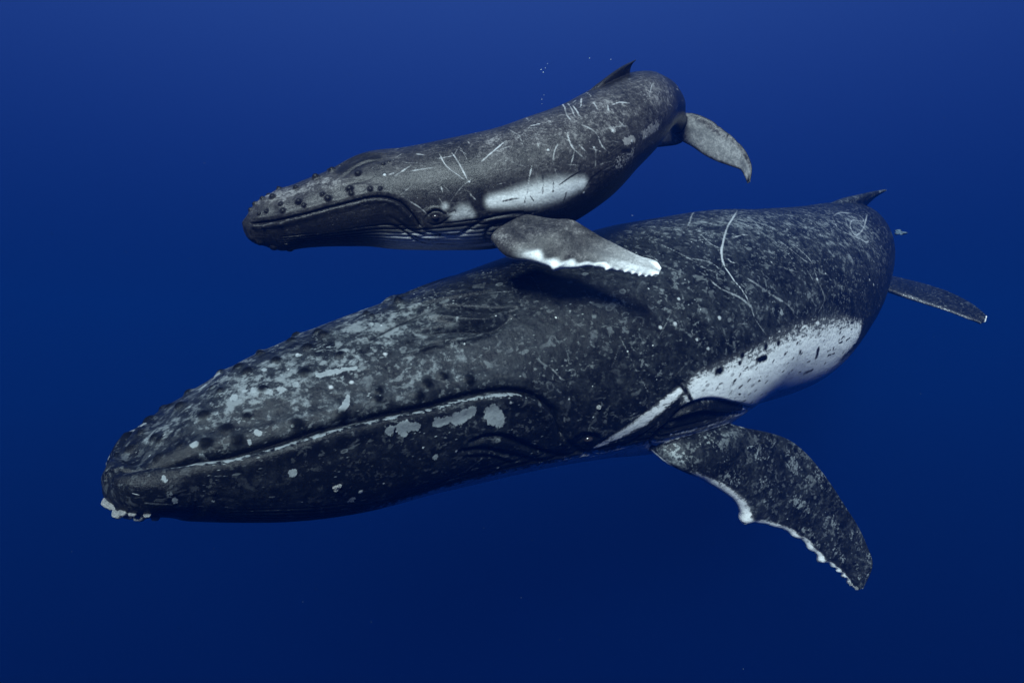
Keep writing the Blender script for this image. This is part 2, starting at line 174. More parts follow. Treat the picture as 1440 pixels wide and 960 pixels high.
CALF_SKIN = dict(
    mouth=[(0.039,1.456),(0.071,1.456),(0.144,1.424),(0.278,1.445),(0.431,1.403),(0.606,1.361),(0.781,1.351),(0.94,1.361),(1.07,1.403),(1.196,1.477),(1.293,1.602),(1.362,1.78),(1.411,2.0)],
    eye=(1.55,1.864),
    folds=[([(1.131,1.78),(1.245,1.916),(1.358,2.126),(1.501,2.272),(1.704,2.325)],0.0153,-0.0121),([(1.021,1.958),(1.212,2.021),(1.358,2.262),(1.472,2.398),(1.708,2.482)],0.0143,-0.011),([(1.159,2.241),(1.334,2.283),(1.472,2.534),(1.846,2.67)],0.0134,-0.0088),([(1.411,2.0),(1.501,2.178),(1.704,2.314),(1.83,2.157),(1.948,2.021),(2.078,1.99),(2.237,2.053),(2.33,2.231)],0.0179,-0.0176),([(1.802,2.189),(2.001,2.011),(2.208,2.073),(2.31,2.21)],0.0241,0.0121),([(1.985,2.67),(1.964,2.293),(2.025,2.147),(2.151,2.157),(2.294,2.272)],0.018,-0.0165),([(1.468,1.77),(1.521,1.696),(1.59,1.707),(1.643,1.801)],0.0146,0.0121),([(1.464,1.854),(1.521,1.759),(1.582,1.759),(1.635,1.843)],0.0088,-0.0088),([(1.476,1.948),(1.545,2.021),(1.623,1.958),(1.676,1.874)],0.0088,-0.0083),([(1.655,1.812),(1.712,1.78),(1.72,1.854)],0.0117,-0.0044),([(0.85,0.723),(0.919,0.681),(0.984,0.628),(1.066,0.607),(1.184,0.66)],0.0233,-0.0121),([(0.834,0.178),(0.964,0.262),(1.066,0.293),(1.224,0.45)],0.0297,0.011),([(0.85,0.963),(0.968,1.005),(1.082,1.026)],0.0172,-0.005),([(0.911,0.974),(1.037,1.162),(1.147,1.225)],0.0172,0.0044)],
    tub=[(0.468,0.471,0.0289),(0.663,0.346,0.0292),(0.269,0.503,0.0258),(0.312,0.922,0.0256),(0.46,1.016,0.0256),(0.492,1.152,0.0255),(0.319,1.173,0.0283),(0.185,0.984,0.0227),(0.123,0.963,0.0199),(0.663,1.005,0.0285),(0.696,1.141,0.0285),(0.879,1.068,0.0258),(0.879,1.183,0.0257),(0.984,0.817,0.026),(1.033,1.225,0.0287),(1.114,1.267,0.023),(1.171,0.764,0.0233),(1.22,0.712,0.0175),(0.805,0.304,0.0294),(0.34,0.073,0.0263),(0.205,0.199,0.0231),(0.068,0.157,0.0202),(0.128,0.105,0.0203)],
    lowtub=[(0.283,1.623,0.017),(0.084,1.613,0.0171),(0.139,1.634,0.0171),(0.062,2.45,0.0288),(0.109,2.545,0.0289),(0.549,2.063,0.0144),(0.399,2.084,0.0172),(0.18,2.702,0.0351),(0.324,2.733,0.0353),(0.292,2.346,0.0174)],
    spot=[(2.574,1.194,0.0156),(2.757,2.105,0.0149),(3.188,1.309,0.0219),(3.318,1.634,0.0192),(3.53,1.696,0.0132),(2.948,1.456,0.0135),(1.167,1.005,0.0173),(1.863,1.351,0.0117)],
    white=[([(2.021,1.728,0.053),(2.139,1.749,0.071),(2.314,1.791,0.0955),(2.542,1.864,0.0909),(2.753,1.927,0.0554)],0.84),([(1.708,1.874,0.0471),(1.802,1.822,0.0647),(1.85,1.885,0.0354)],0.55),([(1.253,2.587,0.0302),(1.476,2.66,0.0429),(1.781,2.66,0.0496),(2.013,2.649,0.0312)],0.8),([(1.639,1.686,0.0292)],0.5)],
    dark=[([(2.562,1.78,0.0054),(2.668,1.738,0.0079),(2.773,1.717,0.0049)],0.9),([(2.757,2.063,0.0056),(2.846,1.906,0.0087),(2.94,1.874,0.01)],0.9),([(2.822,2.032,0.0062),(2.895,2.084,0.005)],0.9),([(2.318,1.801,0.0054),(2.334,1.885,0.0054)],0.9),([(2.326,1.508,0.0059),(2.265,1.874,0.0072)],0.8),([(2.452,1.56,0.0119),(2.416,1.822,0.0084)],0.6),([(2.521,1.696,0.0072),(2.497,1.854,0.0073)],0.7),([(2.102,1.759,0.0089),(2.18,1.759,0.0119),(2.228,1.78,0.0059)],0.7),([(2.57,2.105,0.0074),(2.607,1.948,0.0061)],0.8),([(1.55,1.854,0.0527)],0.8),([(3.184,1.717,0.0253),(3.261,1.791,0.0256)],0.7),([(3.595,0.073,0.0799),(3.912,-0.0,0.0824)],0.8),([(0.875,0.513,0.0584),(0.992,0.565,0.0525),(1.143,0.555,0.0411)],0.7),([(0.285,1.937,0.1143),(0.744,1.843,0.1148),(1.245,1.895,0.1164)],0.45)],
    patch=[([(3.257,1.581,0.0381),(3.343,1.613,0.0321)],0.8),([(3.196,1.288,0.0314)],0.9),([(3.501,1.634,0.0459),(3.765,1.581,0.054)],0.6),([(3.115,1.916,0.0761),(3.298,1.864,0.0517)],0.42)],
    pale=[([(0.15,-0.157,0.0699),(0.419,0.639,0.0918),(0.671,0.649,0.0808),(0.822,0.932,0.0803)],0.95),([(0.337,1.026,0.0795),(0.753,1.058,0.0685),(1.037,1.162,0.0574)],0.55),([(1.285,0.869,0.1746),(1.781,0.922,0.1759)],0.4),([(2.188,0.817,0.1907),(2.725,0.922,0.219),(3.273,0.859,0.2149),(3.773,0.911,0.1865),(4.192,0.922,0.1548)],0.86),([(2.346,1.34,0.1778),(3.074,1.382,0.1862),(3.729,1.393,0.1669)],0.5),([(1.493,1.539,0.1449),(1.72,1.644,0.1167)],0.3),([(2.224,1.33,0.1768),(2.716,1.424,0.1814)],0.45),([(3.204,1.854,0.1597)],0.45)],  # own grey tones; top of the back lightened to paint in overhead light
    scar=[([(3.204,-0.084),(2.968,0.576),(2.92,0.88)],0.0094,0.9),([(3.176,0.147),(3.021,0.628),(2.977,0.806)],0.0081,0.8),([(3.127,0.387),(3.038,0.723),(3.009,0.869)],0.01,0.8),([(3.318,0.168),(3.176,0.503),(3.119,0.576)],0.0089,0.8),([(3.436,-0.01),(3.343,0.367)],0.0103,0.8),([(2.846,1.026),(2.806,1.068),(2.781,1.246),(2.79,1.382),(2.834,1.56)],0.0097,0.8),([(2.838,1.299),(2.871,1.487)],0.0092,0.6),([(2.68,1.162),(2.615,1.267),(2.562,1.414)],0.0096,0.7),([(2.781,1.372),(2.749,1.456),(2.696,1.571)],0.0091,0.7),([(2.96,0.963),(3.029,1.225),(3.017,1.445),(3.038,1.592)],0.0093,0.6),([(3.282,0.555),(3.221,0.817)],0.0101,0.7),([(3.343,0.764),(3.29,0.922)],0.0114,0.8),([(3.371,0.796),(3.452,0.796),(3.53,0.911)],0.0103,0.7),([(2.96,1.477),(2.92,1.655),(2.895,1.78)],0.0086,0.55),([(2.558,0.775),(2.509,1.131)],0.012,0.5),([(2.399,1.34),(2.342,1.529),(2.289,1.78)],0.0077,1.0),([(2.277,0.775),(2.127,0.911),(1.989,1.058)],0.0101,1.0),([(1.667,0.723),(1.704,1.026),(1.838,1.33)],0.0082,0.75),([(1.769,0.733),(1.822,1.11),(1.854,1.34)],0.0082,0.75),([(1.94,0.524),(1.98,0.974)],0.0082,0.7),([(1.367,0.984),(1.497,0.984),(1.623,1.005)],0.0076,0.6),([(1.419,0.838),(1.289,0.995),(1.224,1.079)],0.0093,0.55),([(1.476,0.597),(1.545,0.681)],0.0094,0.7),([(2.098,0.932),(2.31,0.911)],0.0066,0.5),([(2.566,0.607),(2.672,0.639)],0.0092,0.8),([(2.562,0.545),(2.546,0.848)],0.0073,0.5),([(1.85,1.539),(1.903,1.665)],0.0076,0.5),([(1.627,1.351),(1.631,1.456)],0.0104,0.8),([(1.192,1.016),(1.253,0.984)],0.0145,0.5),([(1.708,1.958),(1.773,1.843)],0.0059,0.4),([(2.452,0.754),(2.452,1.016)],0.006,0.4),([(2.143,1.225),(2.233,1.1)],0.0059,0.4),([(2.765,0.482),(2.765,0.702)],0.0074,0.6),([(3.302,1.173),(3.322,1.351)],0.0102,0.5),([(3.7,0.953),(3.676,1.361)],0.0133,0.35),([(3.883,1.079),(3.924,1.508)],0.0137,0.35),([(4.253,0.838),(4.253,1.236)],0.0143,0.4)],
)
ADULT_BARNACLES = [(0.075,-3.131,0.0358),(0.081,3.037,0.0312),(0.092,2.953,0.0311),(0.104,2.848,0.0355),(0.104,2.608,0.0264),(0.133,2.817,0.0312),(0.161,2.744,0.0358),(0.219,2.712,0.0227),(0.161,2.388,0.0221),(0.081,3.047,0.0267),(0.127,2.524,0.022),(3.662,1.634,0.021),(1.235,1.749,0.0148),(1.266,1.738,0.0149),(1.245,1.791,0.0124)]
# ---------------------------------------------------------------- materials
def new_mat(name):
    m = bpy.data.materials.new(name); m.use_nodes = True
    m.node_tree.nodes.clear(); return m

class N:
    """thin wrapper for building node trees"""
    def __init__(self, mat): self.t = mat.node_tree; self.n = self.t.nodes; self.l = self.t.links
    def put(self, sock, v):
        if v is None: return
        if hasattr(v, 'is_output'): self.l.new(v, sock)
        elif isinstance(v, (tuple, list)) and sock.type == 'RGBA' and len(v) == 3: sock.default_value = tuple(v) + (1,)
        else: sock.default_value = v
    def attr(self, name, out='Fac'):
        a = self.n.new('ShaderNodeAttribute'); a.attribute_name = name; return a.outputs[out]
    def math(self, op, a, b=None, c=None, clamp=False):
        m = self.n.new('ShaderNodeMath'); m.operation = op; m.use_clamp = clamp
        for s, v in zip(m.inputs, (a, b, c)): self.put(s, v)
        return m.outputs[0]
    def noise(self, vec, scale, detail=4, rough=0.55, dist=0.0):
        x = self.n.new('ShaderNodeTexNoise'); self.put(x.inputs['Vector'], vec)
        x.inputs['Scale'].default_value = scale; x.inputs['Detail'].default_value = detail
        x.inputs['Roughness'].default_value = rough; x.inputs['Distortion'].default_value = dist
        return x.outputs['Fac']
    def voronoi(self, vec, scale, feature='F1', rnd=1.0):
        x = self.n.new('ShaderNodeTexVoronoi'); x.feature = feature; self.put(x.inputs['Vector'], vec)
        x.inputs['Scale'].default_value = scale; x.inputs['Randomness'].default_value = rnd
        return x.outputs
    def scale(self, vec, s, off=(0, 0, 0), rot=(0, 0, 0)):
        x = self.n.new('ShaderNodeMapping'); self.put(x.inputs['Vector'], vec)
        x.inputs['Scale'].default_value = s; x.inputs['Location'].default_value = off; x.inputs['Rotation'].default_value = rot
        return x.outputs[0]
    def step(self, a, b, x):
        m = self.n.new('ShaderNodeMapRange'); m.interpolation_type = 'SMOOTHSTEP'
        self.put(m.inputs['Value'], x); self.put(m.inputs['From Min'], a); self.put(m.inputs['From Max'], b)
        return m.outputs[0]
    def mix(self, f, a, b):
        m = self.n.new('ShaderNodeMix'); m.data_type = 'RGBA'
        self.put(m.inputs[0], f); self.put(m.inputs[6], a); self.put(m.inputs[7], b)
        return m.outputs[2]
    def ramp(self, f, stops):
        r = self.n.new('ShaderNodeValToRGB'); self.put(r.inputs[0], f)
        e = r.color_ramp.elements
        while len(e) < len(stops): e.new(0.5)
        for k, (p, c) in zip(e, stops): k.position = p; k.color = tuple(c) + (1,)
        return r.outputs[0]
    def red(self, c):
        x = self.n.new('ShaderNodeSeparateColor'); self.l.new(c, x.inputs[0]); return x.outputs[0]
    def finish(self, color, rough, spec, bump=None, dist=0.01, strength=1.0):
        b = self.n.new('ShaderNodeBsdfPrincipled'); o = self.n.new('ShaderNodeOutputMaterial')
        self.put(b.inputs['Base Color'], color); self.put(b.inputs['Roughness'], rough); self.put(b.inputs['Specular IOR Level'], spec)
        if bump is not None:
            k = self.n.new('ShaderNodeBump'); k.inputs['Distance'].default_value = dist; k.inputs['Strength'].default_value = strength
            self.put(k.inputs['Height'], bump); self.l.new(k.outputs[0], b.inputs['Normal'])
        self.l.new(b.outputs[0], o.inputs['Surface'])

def skin_material(name, k, darkest, mid, light, mottled, soft, yaw):
    """whale skin; k = feature size (1 adult), tones are base colours of wet dark skin, soft = blur of the white's edge"""
    m = new_mat(name); g = N(m)
    M_ = lambda f, c: tuple(min(x * f, 0.8) for x in c)
    co = g.n.new('ShaderNodeTexCoord').outputs['Object']
    sk = g.attr('skin', 'Vector')                      # metres along and round the body
    pale, white, scar = g.attr('pale'), g.attr('white'), g.attr('scar')
    patch, dark = g.attr('patch'), g.attr('dark')
    lay = g.scale(g.scale(co, (1, 1, 1), (0, 0, 0), (0, 0, -yaw)), (0.72, 1, 1))      # drawn out along the body
    grain = g.noise(co, 60 / k, 4, 0.7)
    fine = g.noise(co, 22 / k, 8, 0.72)
    midn = g.noise(lay, 7.0 / k, 9, 0.70, 0.3)
    broad = g.noise(co, 1.5 / k, 4, 0.55)
    streak = g.noise(g.scale(lay, (0.4, 1, 1)), 9 / k, 7, 0.66, 0.4)
    hair = g.noise(g.scale(sk, (5.0 / k, 42 / k, 1)), 1.0, 4, 0.65, 0.3)
    def span(x, lo, hi): return g.math('MULTIPLY_ADD', x, hi - lo, lo)
    # tone of the skin: cloudy mottling, streaks along the body, fine grain
    blot = g.noise(co, 9.5 / k, 5, 0.58, 0.25)
    ba = 0.30 + 0.35 * mottled
    t = g.math('ADD', span(midn, -0.50, 0.50), span(blot, -ba, ba))
    t = g.math('ADD', t, span(streak, -0.28, 0.28))
    t = g.math('ADD', t, span(fine, -0.70, 0.70))
    t = g.math('ADD', t, span(grain, -0.12, 0.12))
    t = g.math('ADD', t, span(broad, -0.45, 0.45))
    t = g.math('MULTIPLY', t, g.math('MULTIPLY_ADD', pale, 0.85, 0.45 + 0.38 * mottled))
    t = g.math('ADD', g.math('MULTIPLY_ADD', pale, 0.66, 0.06), t)
    base = g.ramp(t, [(0.0, darkest), (0.35, tuple(a * .5 + b * .5 for a, b in zip(darkest, mid))), (0.62, mid), (1.0, light)])
    # ragged lighter flakes where old skin has peeled, gathered in drifts
    fl = g.noise(lay, 10.5 / k, 6, 0.62, 0.5)
    drift = span(g.step(0.40, 0.60, g.noise(co, 2.3 / k, 4, 0.6)), 0.28, 1.0)
    fl2 = g.noise(lay, 24 / k, 4, 0.6, 0.3)
    fl = g.math('MAXIMUM', g.step(0.585, 0.645, g.math('MULTIPLY_ADD', pale, 0.03, fl)), g.math('MULTIPLY', g.step(0.585, 0.62, fl2), 1.0))
    fl = g.math('MULTIPLY', fl if True else g.step(0.56, 0.60, g.math('MULTIPLY_ADD', pale, 0.05, fl)), g.math('MULTIPLY', drift, g.math('MULTIPLY_ADD', pale, 0.58 * mottled, 0.22 * mottled)))
    base = g.mix(fl, base, g.mix(g.step(0.3, 0.7, fine), M_(0.8, light), M_(1.7, light)))
    pn = g.math('ADD', patch, g.math('ADD', span(fine, -1.2, 1.2), span(midn, -0.6, 0.6)))
    base = g.mix(g.math('MULTIPLY', g.step(0.40, 0.52, pn), g.math('MULTIPLY', g.step(0.05, 0.35, patch), 0.9)), base, g.mix(fine, M_(0.65, light), M_(2.2, light)))
    # small pale flecks, some of them rings
    vo = g.voronoi(g.scale(sk, (1, 1.4, 1)), 5.2 / k)
    dd = g.math('ADD', vo['Distance'], span(fine, -0.14, 0.14))
    ring = g.math('MULTIPLY', g.step(0.20, 0.15, dd), g.math('MULTIPLY_ADD', g.step(0.13, 0.09, dd), -0.6, 1.0))
    base = g.mix(g.math('MULTIPLY', g.math('MULTIPLY', ring, g.step(0.66, 0.70, g.red(vo['Color']))), 0.32 * mottled), base, M_(1.6, light))
    v2 = g.voronoi(g.scale(sk, (1, 1.9, 1)), 14 / k)
    hit2 = g.math('MULTIPLY', g.step(0.22, 0.08, g.math('ADD', v2['Distance'], span(fine, -0.12, 0.12))), g.step(0.52, 0.64, g.noise(co, 2.6 / k, 4, 0.65)))
    base = g.mix(g.math('MULTIPLY', hit2, 0.75 * mottled), base, M_(2.0, light))
    # faint hairline scratches
    for rot, sc, off in ((0.5, 1.0, 3.1), (-0.7, 1.3, 7.7), (1.25, 0.8, 1.9)):
        w = g.scale(sk, (0.7 * sc / k, 15 * sc / k, 1), (off, off, 0), (0, 0, rot))
        line = g.math('ABSOLUTE', g.math('SUBTRACT', g.noise(w, 1.0, 1, 0.5, 0.3), 0.5))
        ok = g.step(0.52, 0.62, g.noise(g.scale(sk, (2.2 / k, 2.2 / k, 1), (off * 2, 0, 0)), 1.0, 4))
        base = g.mix(g.math('MULTIPLY', g.math('MULTIPLY', g.step(0.014, 0.002, line), ok), 0.30 * (1 - mottled)), base, M_(1.8, light))
    v3 = g.voronoi(sk, 8.0 / k)
    dot = g.math('MULTIPLY', g.step(0.085, 0.05, g.math('ADD', v3['Distance'], span(fine, -0.06, 0.06))), g.step(0.80, 0.82, g.red(v3['Color'])))
    base = g.mix(g.math('MULTIPLY', dot, 0.8 * mottled), base, (0.42, 0.44, 0.45))
    # white of the belly and flippers: brushed edge, freckled
    brush = g.noise(lay, 26 / k, 8, 0.72, 0.2)
    am = 1 - 0.75 * soft
    wn_ = g.math('ADD', white, g.math('MULTIPLY', g.math('ADD', g.math('ADD', span(hair, -1.0 * am, 1.0 * am), span(fine, -0.9 * am, 0.9 * am)), span(brush, -1.7 * am, 1.7 * am)), g.math('MULTIPLY_ADD', g.step(0.02, 0.2, white), 0.9, 0.1)))
    hard = g.step(0.22, 0.74, wn_)
    smooth = g.math('MULTIPLY', g.math('POWER', white, 1.25), g.math('ADD', span(brush, 0.35, 1.55), span(blot, -0.35, 0.35)), None, True)
    wf = g.math('ADD', g.math('MULTIPLY', hard, 1 - soft), g.math('MULTIPLY', smooth, soft))
    wcol = g.mix(g.step(0.35, 0.62, streak), (0.72, 0.74, 0.745), (0.86, 0.88, 0.88))
    fr = g.voronoi(g.scale(sk, (1.0, 1.7, 1)), 7.5 / k)
    frk = g.math('MULTIPLY', g.step(0.25, 0.17, g.math('ADD', fr['Distance'], span(fine, -0.15, 0.15))), g.step(0.50, 0.58, g.noise(co, 2.1 / k, 3)))
    wcol = g.mix(g.math('MULTIPLY', frk, 0.75 * (1 - soft)), wcol, mid)
    wcol = g.mix(g.math('MULTIPLY', g.step(0.54, 0.68, fine), 0.45), wcol, M_(1.3, light))
    base = g.mix(wf, base, wcol)
    # scars: broken lines
    sf = g.math('ADD', scar, g.math('MULTIPLY', g.math('ADD', span(fine, -0.75, 0.75), span(midn, -0.4, 0.4)), g.step(0.03, 0.25, scar)))
    sf = g.math('MULTIPLY', g.step(0.02, 0.62, sf), g.step(0.02, 0.2, scar))
    base = g.mix(g.math('MULTIPLY', sf, 0.9), base, g.mix(scar, M_(1.2, light), (0.40, 0.415, 0.43)))
    dk = g.math('ADD', dark, g.math('MULTIPLY', g.math('ADD', span(fine, -0.9, 0.9), span(midn, -0.5, 0.5)), g.step(0.02, 0.3, dark)))
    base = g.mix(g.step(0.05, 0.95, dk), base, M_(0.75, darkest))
    base = g.mix(g.math('MULTIPLY', g.attr('crown'), span(fine, 0.8, 1.25), None, True), base, M_(1.0, darkest))     # dark crowns of the tubercles
    bump = g.math('ADD', g.math('MULTIPLY', midn, 0.75), g.math('MULTIPLY', fine, 0.55))
    bump = g.math('ADD', bump, g.math('MULTIPLY', g.math('ADD', sf, fl), 0.10))
    bump = g.math('ADD', bump, g.math('MULTIPLY', grain, 0.07))
    g.finish(base, span(fine, 0.20, 0.46), g.math('MULTIPLY_ADD', g.attr('crown'), -0.16 * mottled, 0.17), bump, 0.020 * k, 0.75)
    return m

# ---------------------------------------------------------------- surface features on a trunk
def seg_dist(X, A, B):
    """distance of points X to segment AB and position along it"""
    d = B - A; L2 = max(float(d @ d), 1e-12)
    t = np.clip(((X - A) @ d) / L2, 0, 1)
    return np.linalg.norm(X - (A + t[:, None] * d), axis=1), t

def smooth_line(sv, n=8):
    sv = np.asarray(sv, float)
    if len(sv) < 3: return sv
    k = np.arange(len(sv)); return hermite(k, sv, np.linspace(0, len(sv) - 1, (len(sv) - 1) * n + 1))

class Skin:
    """all vertices of a trunk with their base position, normal and painted marks"""
    def __init__(self, T, S, V):
        self.T = T; self.S = S; self.V = V
        P = T.grid(S, V); Nn, _, _ = grid_normals(P)
        self.X = P.reshape(-1, 3).copy(); self.Nn = Nn.reshape(-1, 3)
        self.ss = np.repeat(S, len(V)); self.vv = np.tile(V, len(S))
        n = len(self.X)
        self.disp = np.zeros(n)
        self.a = {k: np.zeros(n, np.float32) for k in ('pale', 'white', 'scar', 'patch', 'dark', 'crown')}
    def near(self, pts, r, s_lo=None, s_hi=None):
        lo = pts.min(0) - r; hi = pts.max(0) + r
        i0 = max(np.searchsorted(self.S, s_lo - 1.6 * r) - 1, 0) * len(self.V); i1 = (np.searchsorted(self.S, s_hi + 1.6 * r) + 1) * len(self.V)
        X = self.X[i0:i1]
        return np.nonzero((X[:, 0] > lo[0]) & (X[:, 0] < hi[0]) & (X[:, 2] > lo[2]) & (X[:, 2] < hi[2]) & (X[:, 1] > lo[1]) & (X[:, 1] < hi[1]))[0] + i0
    def line(self, sv, r):
        """indices near a line on the skin, their distance, and place along it 0..1"""
        sv = np.asarray(sv, float); pts = self.T.at(sv[:, 0], sv[:, 1])
        idx = self.near(pts, r, sv[:, 0].min(), sv[:, 0].max()); X = self.X[idx]
        best = np.full(len(idx), 1e9); pos = np.zeros(len(idx))
        if len(pts) == 1:
            return idx, np.linalg.norm(X - pts[0], axis=1), pos
        L = np.concatenate([[0], np.cumsum(np.linalg.norm(np.diff(pts, axis=0), axis=1))])
        for i in range(len(pts) - 1):
            d, t = seg_dist(X, pts[i], pts[i + 1]); k = d < best
            best[k] = d[k]; pos[k] = (L[i] + t[k] * (L[i + 1] - L[i])) / max(L[-1], 1e-6)
        return idx, best, pos

def both(sv):
    return [np.asarray(sv, float), np.asarray(sv, float) * np.array([1, -1])]

def dress(K, D, k, rng):
    """K: Skin, D: table of marks, k: size factor"""
    a = K.a
    for pts, val in D['pale']:
        p = np.array(pts)
        for sv in both(p[:, :2]):
            rr = p[:, 2].max() * 2.2
            idx, d, pos = K.line(sv, rr)
            r = np.interp(pos, np.linspace(0, 1, len(p)), p[:, 2]) * 1.5
            f = val * np.exp(-(d / r)**2)
            a['pale'][idx] = np.maximum(a['pale'][idx], f)
    # jaw line: groove, rolled lower lip, jaw standing a little proud of the snout
    m = np.array(D['mouth'])
    ms = smooth_line(m, 10)
    for sgn in (1, -1):
        sv = ms * np.array([1, sgn]); pts = K.T.at(sv[:, 0], sv[:, 1])
        idx = K.near(pts, 0.75 * k, sv[:, 0].min(), sv[:, 0].max()); X = K.X[idx]
        best = np.full(len(idx), 1e9); side = np.zeros(len(idx)); pos = np.zeros(len(idx))
        su, vu = K.ss[idx], K.vv[idx] * sgn
        for i in range(len(pts) - 1):
            d, t = seg_dist(X, pts[i], pts[i + 1]); q = d < best
            best[q] = d[q]; pos[q] = (i + t[q]) / (len(pts) - 1)
            A, B = ms[i], ms[i + 1]
            cr_ = (B[0] - A[0]) * (vu - A[1]) - (B[1] - A[1]) * (su - A[0])
            side[q] = np.sign(cr_[q])
        keep = (np.abs(K.vv[idx]) < 3.05) & (vu > -0.35)
        idx, best, side, pos = idx[keep], best[keep], side[keep], pos[keep]
        sd = best * side                                             # positive on the lower jaw
        f = sstep(0, 0.12, pos) * 0.75 + 0.25
        tail = 1 - 0.75 * sstep(0.88, 1.0, pos)
        dsp = -0.060 * k * np.exp(-(sd / (0.022 * k))**2) * f
        dsp += np.where(sd > 0, 0.040 * k * np.exp(-((sd - 0.07 * k) / (0.06 * k))**2), 0) * f * tail
        dsp += np.where(sd > 0, 0.035 * k * (1 - sstep(0, 0.7 * k, sd)) * sstep(0, 0.05 * k, sd), 0) * tail
        dsp += np.where(sd < 0, 0.020 * k * np.exp(-((sd + 0.10 * k) / (0.06 * k))**2), 0) * f
        fade = sstep(0.10, 0.30, pos) if sgn < 0 else sstep(0.0, 0.03, pos)        # the line is faint where it rounds the tip of the snout
        K.disp[idx] += dsp * fade
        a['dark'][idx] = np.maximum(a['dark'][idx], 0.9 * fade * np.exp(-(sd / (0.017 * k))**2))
        lip = np.where(sd > 0, np.exp(-((sd - 0.034 * k) / (0.017 * k))**2), 0) * (1 - sstep(0.72, 0.9, pos)) * sstep(0.03, 0.12, pos) * fade
        a['patch'][idx] = np.maximum(a['patch'][idx], D.get('lip', 0.62) * lip)
        jaw = np.where(sd > 0.02 * k, 1 - sstep(.5 * k, .75 * k, sd), 0)
        a['pale'][idx] *= 1 - 0.75 * jaw
    for sv, w, dep in D['folds']:
        for q in both(smooth_line(sv)):
            idx, d, pos = K.line(q, w * 3.5)
            f = np.exp(-(d / w)**2) * np.sqrt(np.clip(4 * pos * (1 - pos), 0, 1))
            K.disp[idx] += dep * f
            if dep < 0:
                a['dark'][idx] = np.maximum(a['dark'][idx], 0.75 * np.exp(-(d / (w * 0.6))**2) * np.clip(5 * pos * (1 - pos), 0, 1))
    for lst, hh, dk in ((D['tub'], D['tub_h'], 1.0), (D['lowtub'], 0.5, 0.5)):
        for s, v, r in lst:
            for q in both([(s, v)]):
                idx, d, _ = K.line(q, r * 3)
                r = r * rng.uniform(0.75, 1.2); hv = hh * rng.uniform(0.7, 1.25)
                K.disp[idx] += hv * r * np.exp(-(d / (r * 0.85))**D['tub_e']) + 0.25 * r * np.exp(-(d / (r * 1.9))**2)
                a['crown'][idx] = np.maximum(a['crown'][idx], dk * np.exp(-(d / (r * 1.0))**4))
                a['pale'][idx] *= 1 - 0.6 * np.exp(-(d / (r * 1.1))**4)
    for pts, val in D['white']:
        p = np.array(pts)
        for sv in both(p[:, :2]):
            idx, d, pos = K.line(sv, p[:, 2].max() * 1.8)
            r = np.interp(pos, np.linspace(0, 1, len(p)), p[:, 2])
            a['white'][idx] = np.maximum(a['white'][idx], val * (1 - sstep(D['white_edge'][0], D['white_edge'][1], d / r)))
    for pts, val in D['patch']:
        p = np.array(pts)
        for sv in both(p[:, :2]):
            idx, d, pos = K.line(sv, p[:, 2].max() * 2)
            r = np.interp(pos, np.linspace(0, 1, len(p)), p[:, 2])
            a['patch'][idx] = np.maximum(a['patch'][idx], val * (1 - sstep(0.3, 1.7, d / r)))
    for pts, val in D['dark']:
        p = np.array(pts)
        for sv in both(p[:, :2]):
            idx, d, pos = K.line(sv, p[:, 2].max() * 1.8)
            r = np.interp(pos, np.linspace(0, 1, len(p)), p[:, 2])
            a['dark'][idx] = np.maximum(a['dark'][idx], val * (1 - sstep(0.25, 1.6, d / r)))
    for s, v, r in D['spot']:
        idx, d, _ = K.line([(s, v)], r * 2)
        f = 0.85 * (1 - sstep(0.25, 1.15, d / r))
        a['scar'][idx] = np.maximum(a['scar'][idx], f); a['dark'][idx] *= 1 - f
        K.disp[idx] += 0.25 * r * f
    for sv, w, val in D['scar']:
        q = smooth_line(sv)
        idx, d, pos = K.line(q, w * 4)
        kn = np.linspace(0, 1, 9); wob = np.interp(pos, kn, [rng.uniform(0.5, 1.15) for _ in kn]); fad = np.interp(pos, kn, [rng.uniform(0.6, 1.2) for _ in kn])
        f = val * D['scar_k'] * fad * np.exp(-(d / (w * 0.85 * wob))**2) * (0.35 + 0.65 * np.clip(7 * pos * (1 - pos), 0, 1))
        a['scar'][idx] = np.maximum(a['scar'][idx], f)
    # many more short scratches scattered over back and flanks
    s0, s1, n, ln = D['scratch']
    for i in range(n):
        s = rng.uniform(s0, s1); v = rng.uniform(-2.0, 2.0)
        ang = rng.choice([rng.gauss(0.6, 0.5), rng.gauss(-0.7, 0.5), rng.uniform(0, 3.14)])
        l = ln * rng.uniform(0.35, 1.5) * (0.6 + rng.random()); R = 1.1 * k
        c = rng.gauss(0, 0.15)
        q = [(s + math.cos(ang + c * u) * l * u, v + math.sin(ang + c * u) * l * u / R) for u in (-0.5, 0, 0.5)]
        w = rng.choice((0.0035, 0.005, 0.009)) * (0.55 + 0.45 * k)
        idx, d, pos = K.line(smooth_line(q, 4), w * 3)
        f = rng.uniform(0.12, 0.6) * D['scratch_k'] * np.exp(-(d / w)**2) * np.clip(5 * pos * (1 - pos), 0, 1)
        a['scar'][idx] = np.maximum(a['scar'][idx], f)
    # throat pleats run from the chin to the navel
    p0, p1, va, nple, depth = D['pleats']
    av = np.abs(K.vv)
    f = sstep(p0, p0 + 0.25 * k, K.ss) * (1 - sstep(p1 - 1.2 * k, p1, K.ss)) * sstep(va - 0.06, va + 0.05, av + 0.05 * np.sin(K.ss * 3 / k))
    ph = (av - va) / (math.pi - va) * nple
    fr = np.abs(ph - np.round(ph)) * 2                                   # 0 on a groove
    g = np.exp(-(fr / 0.30)**2) * f
    K.disp += -depth * g
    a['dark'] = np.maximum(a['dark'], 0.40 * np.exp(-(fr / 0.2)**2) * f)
    a['white'] = np.maximum(a['white'], D['throat'](K.ss, av))
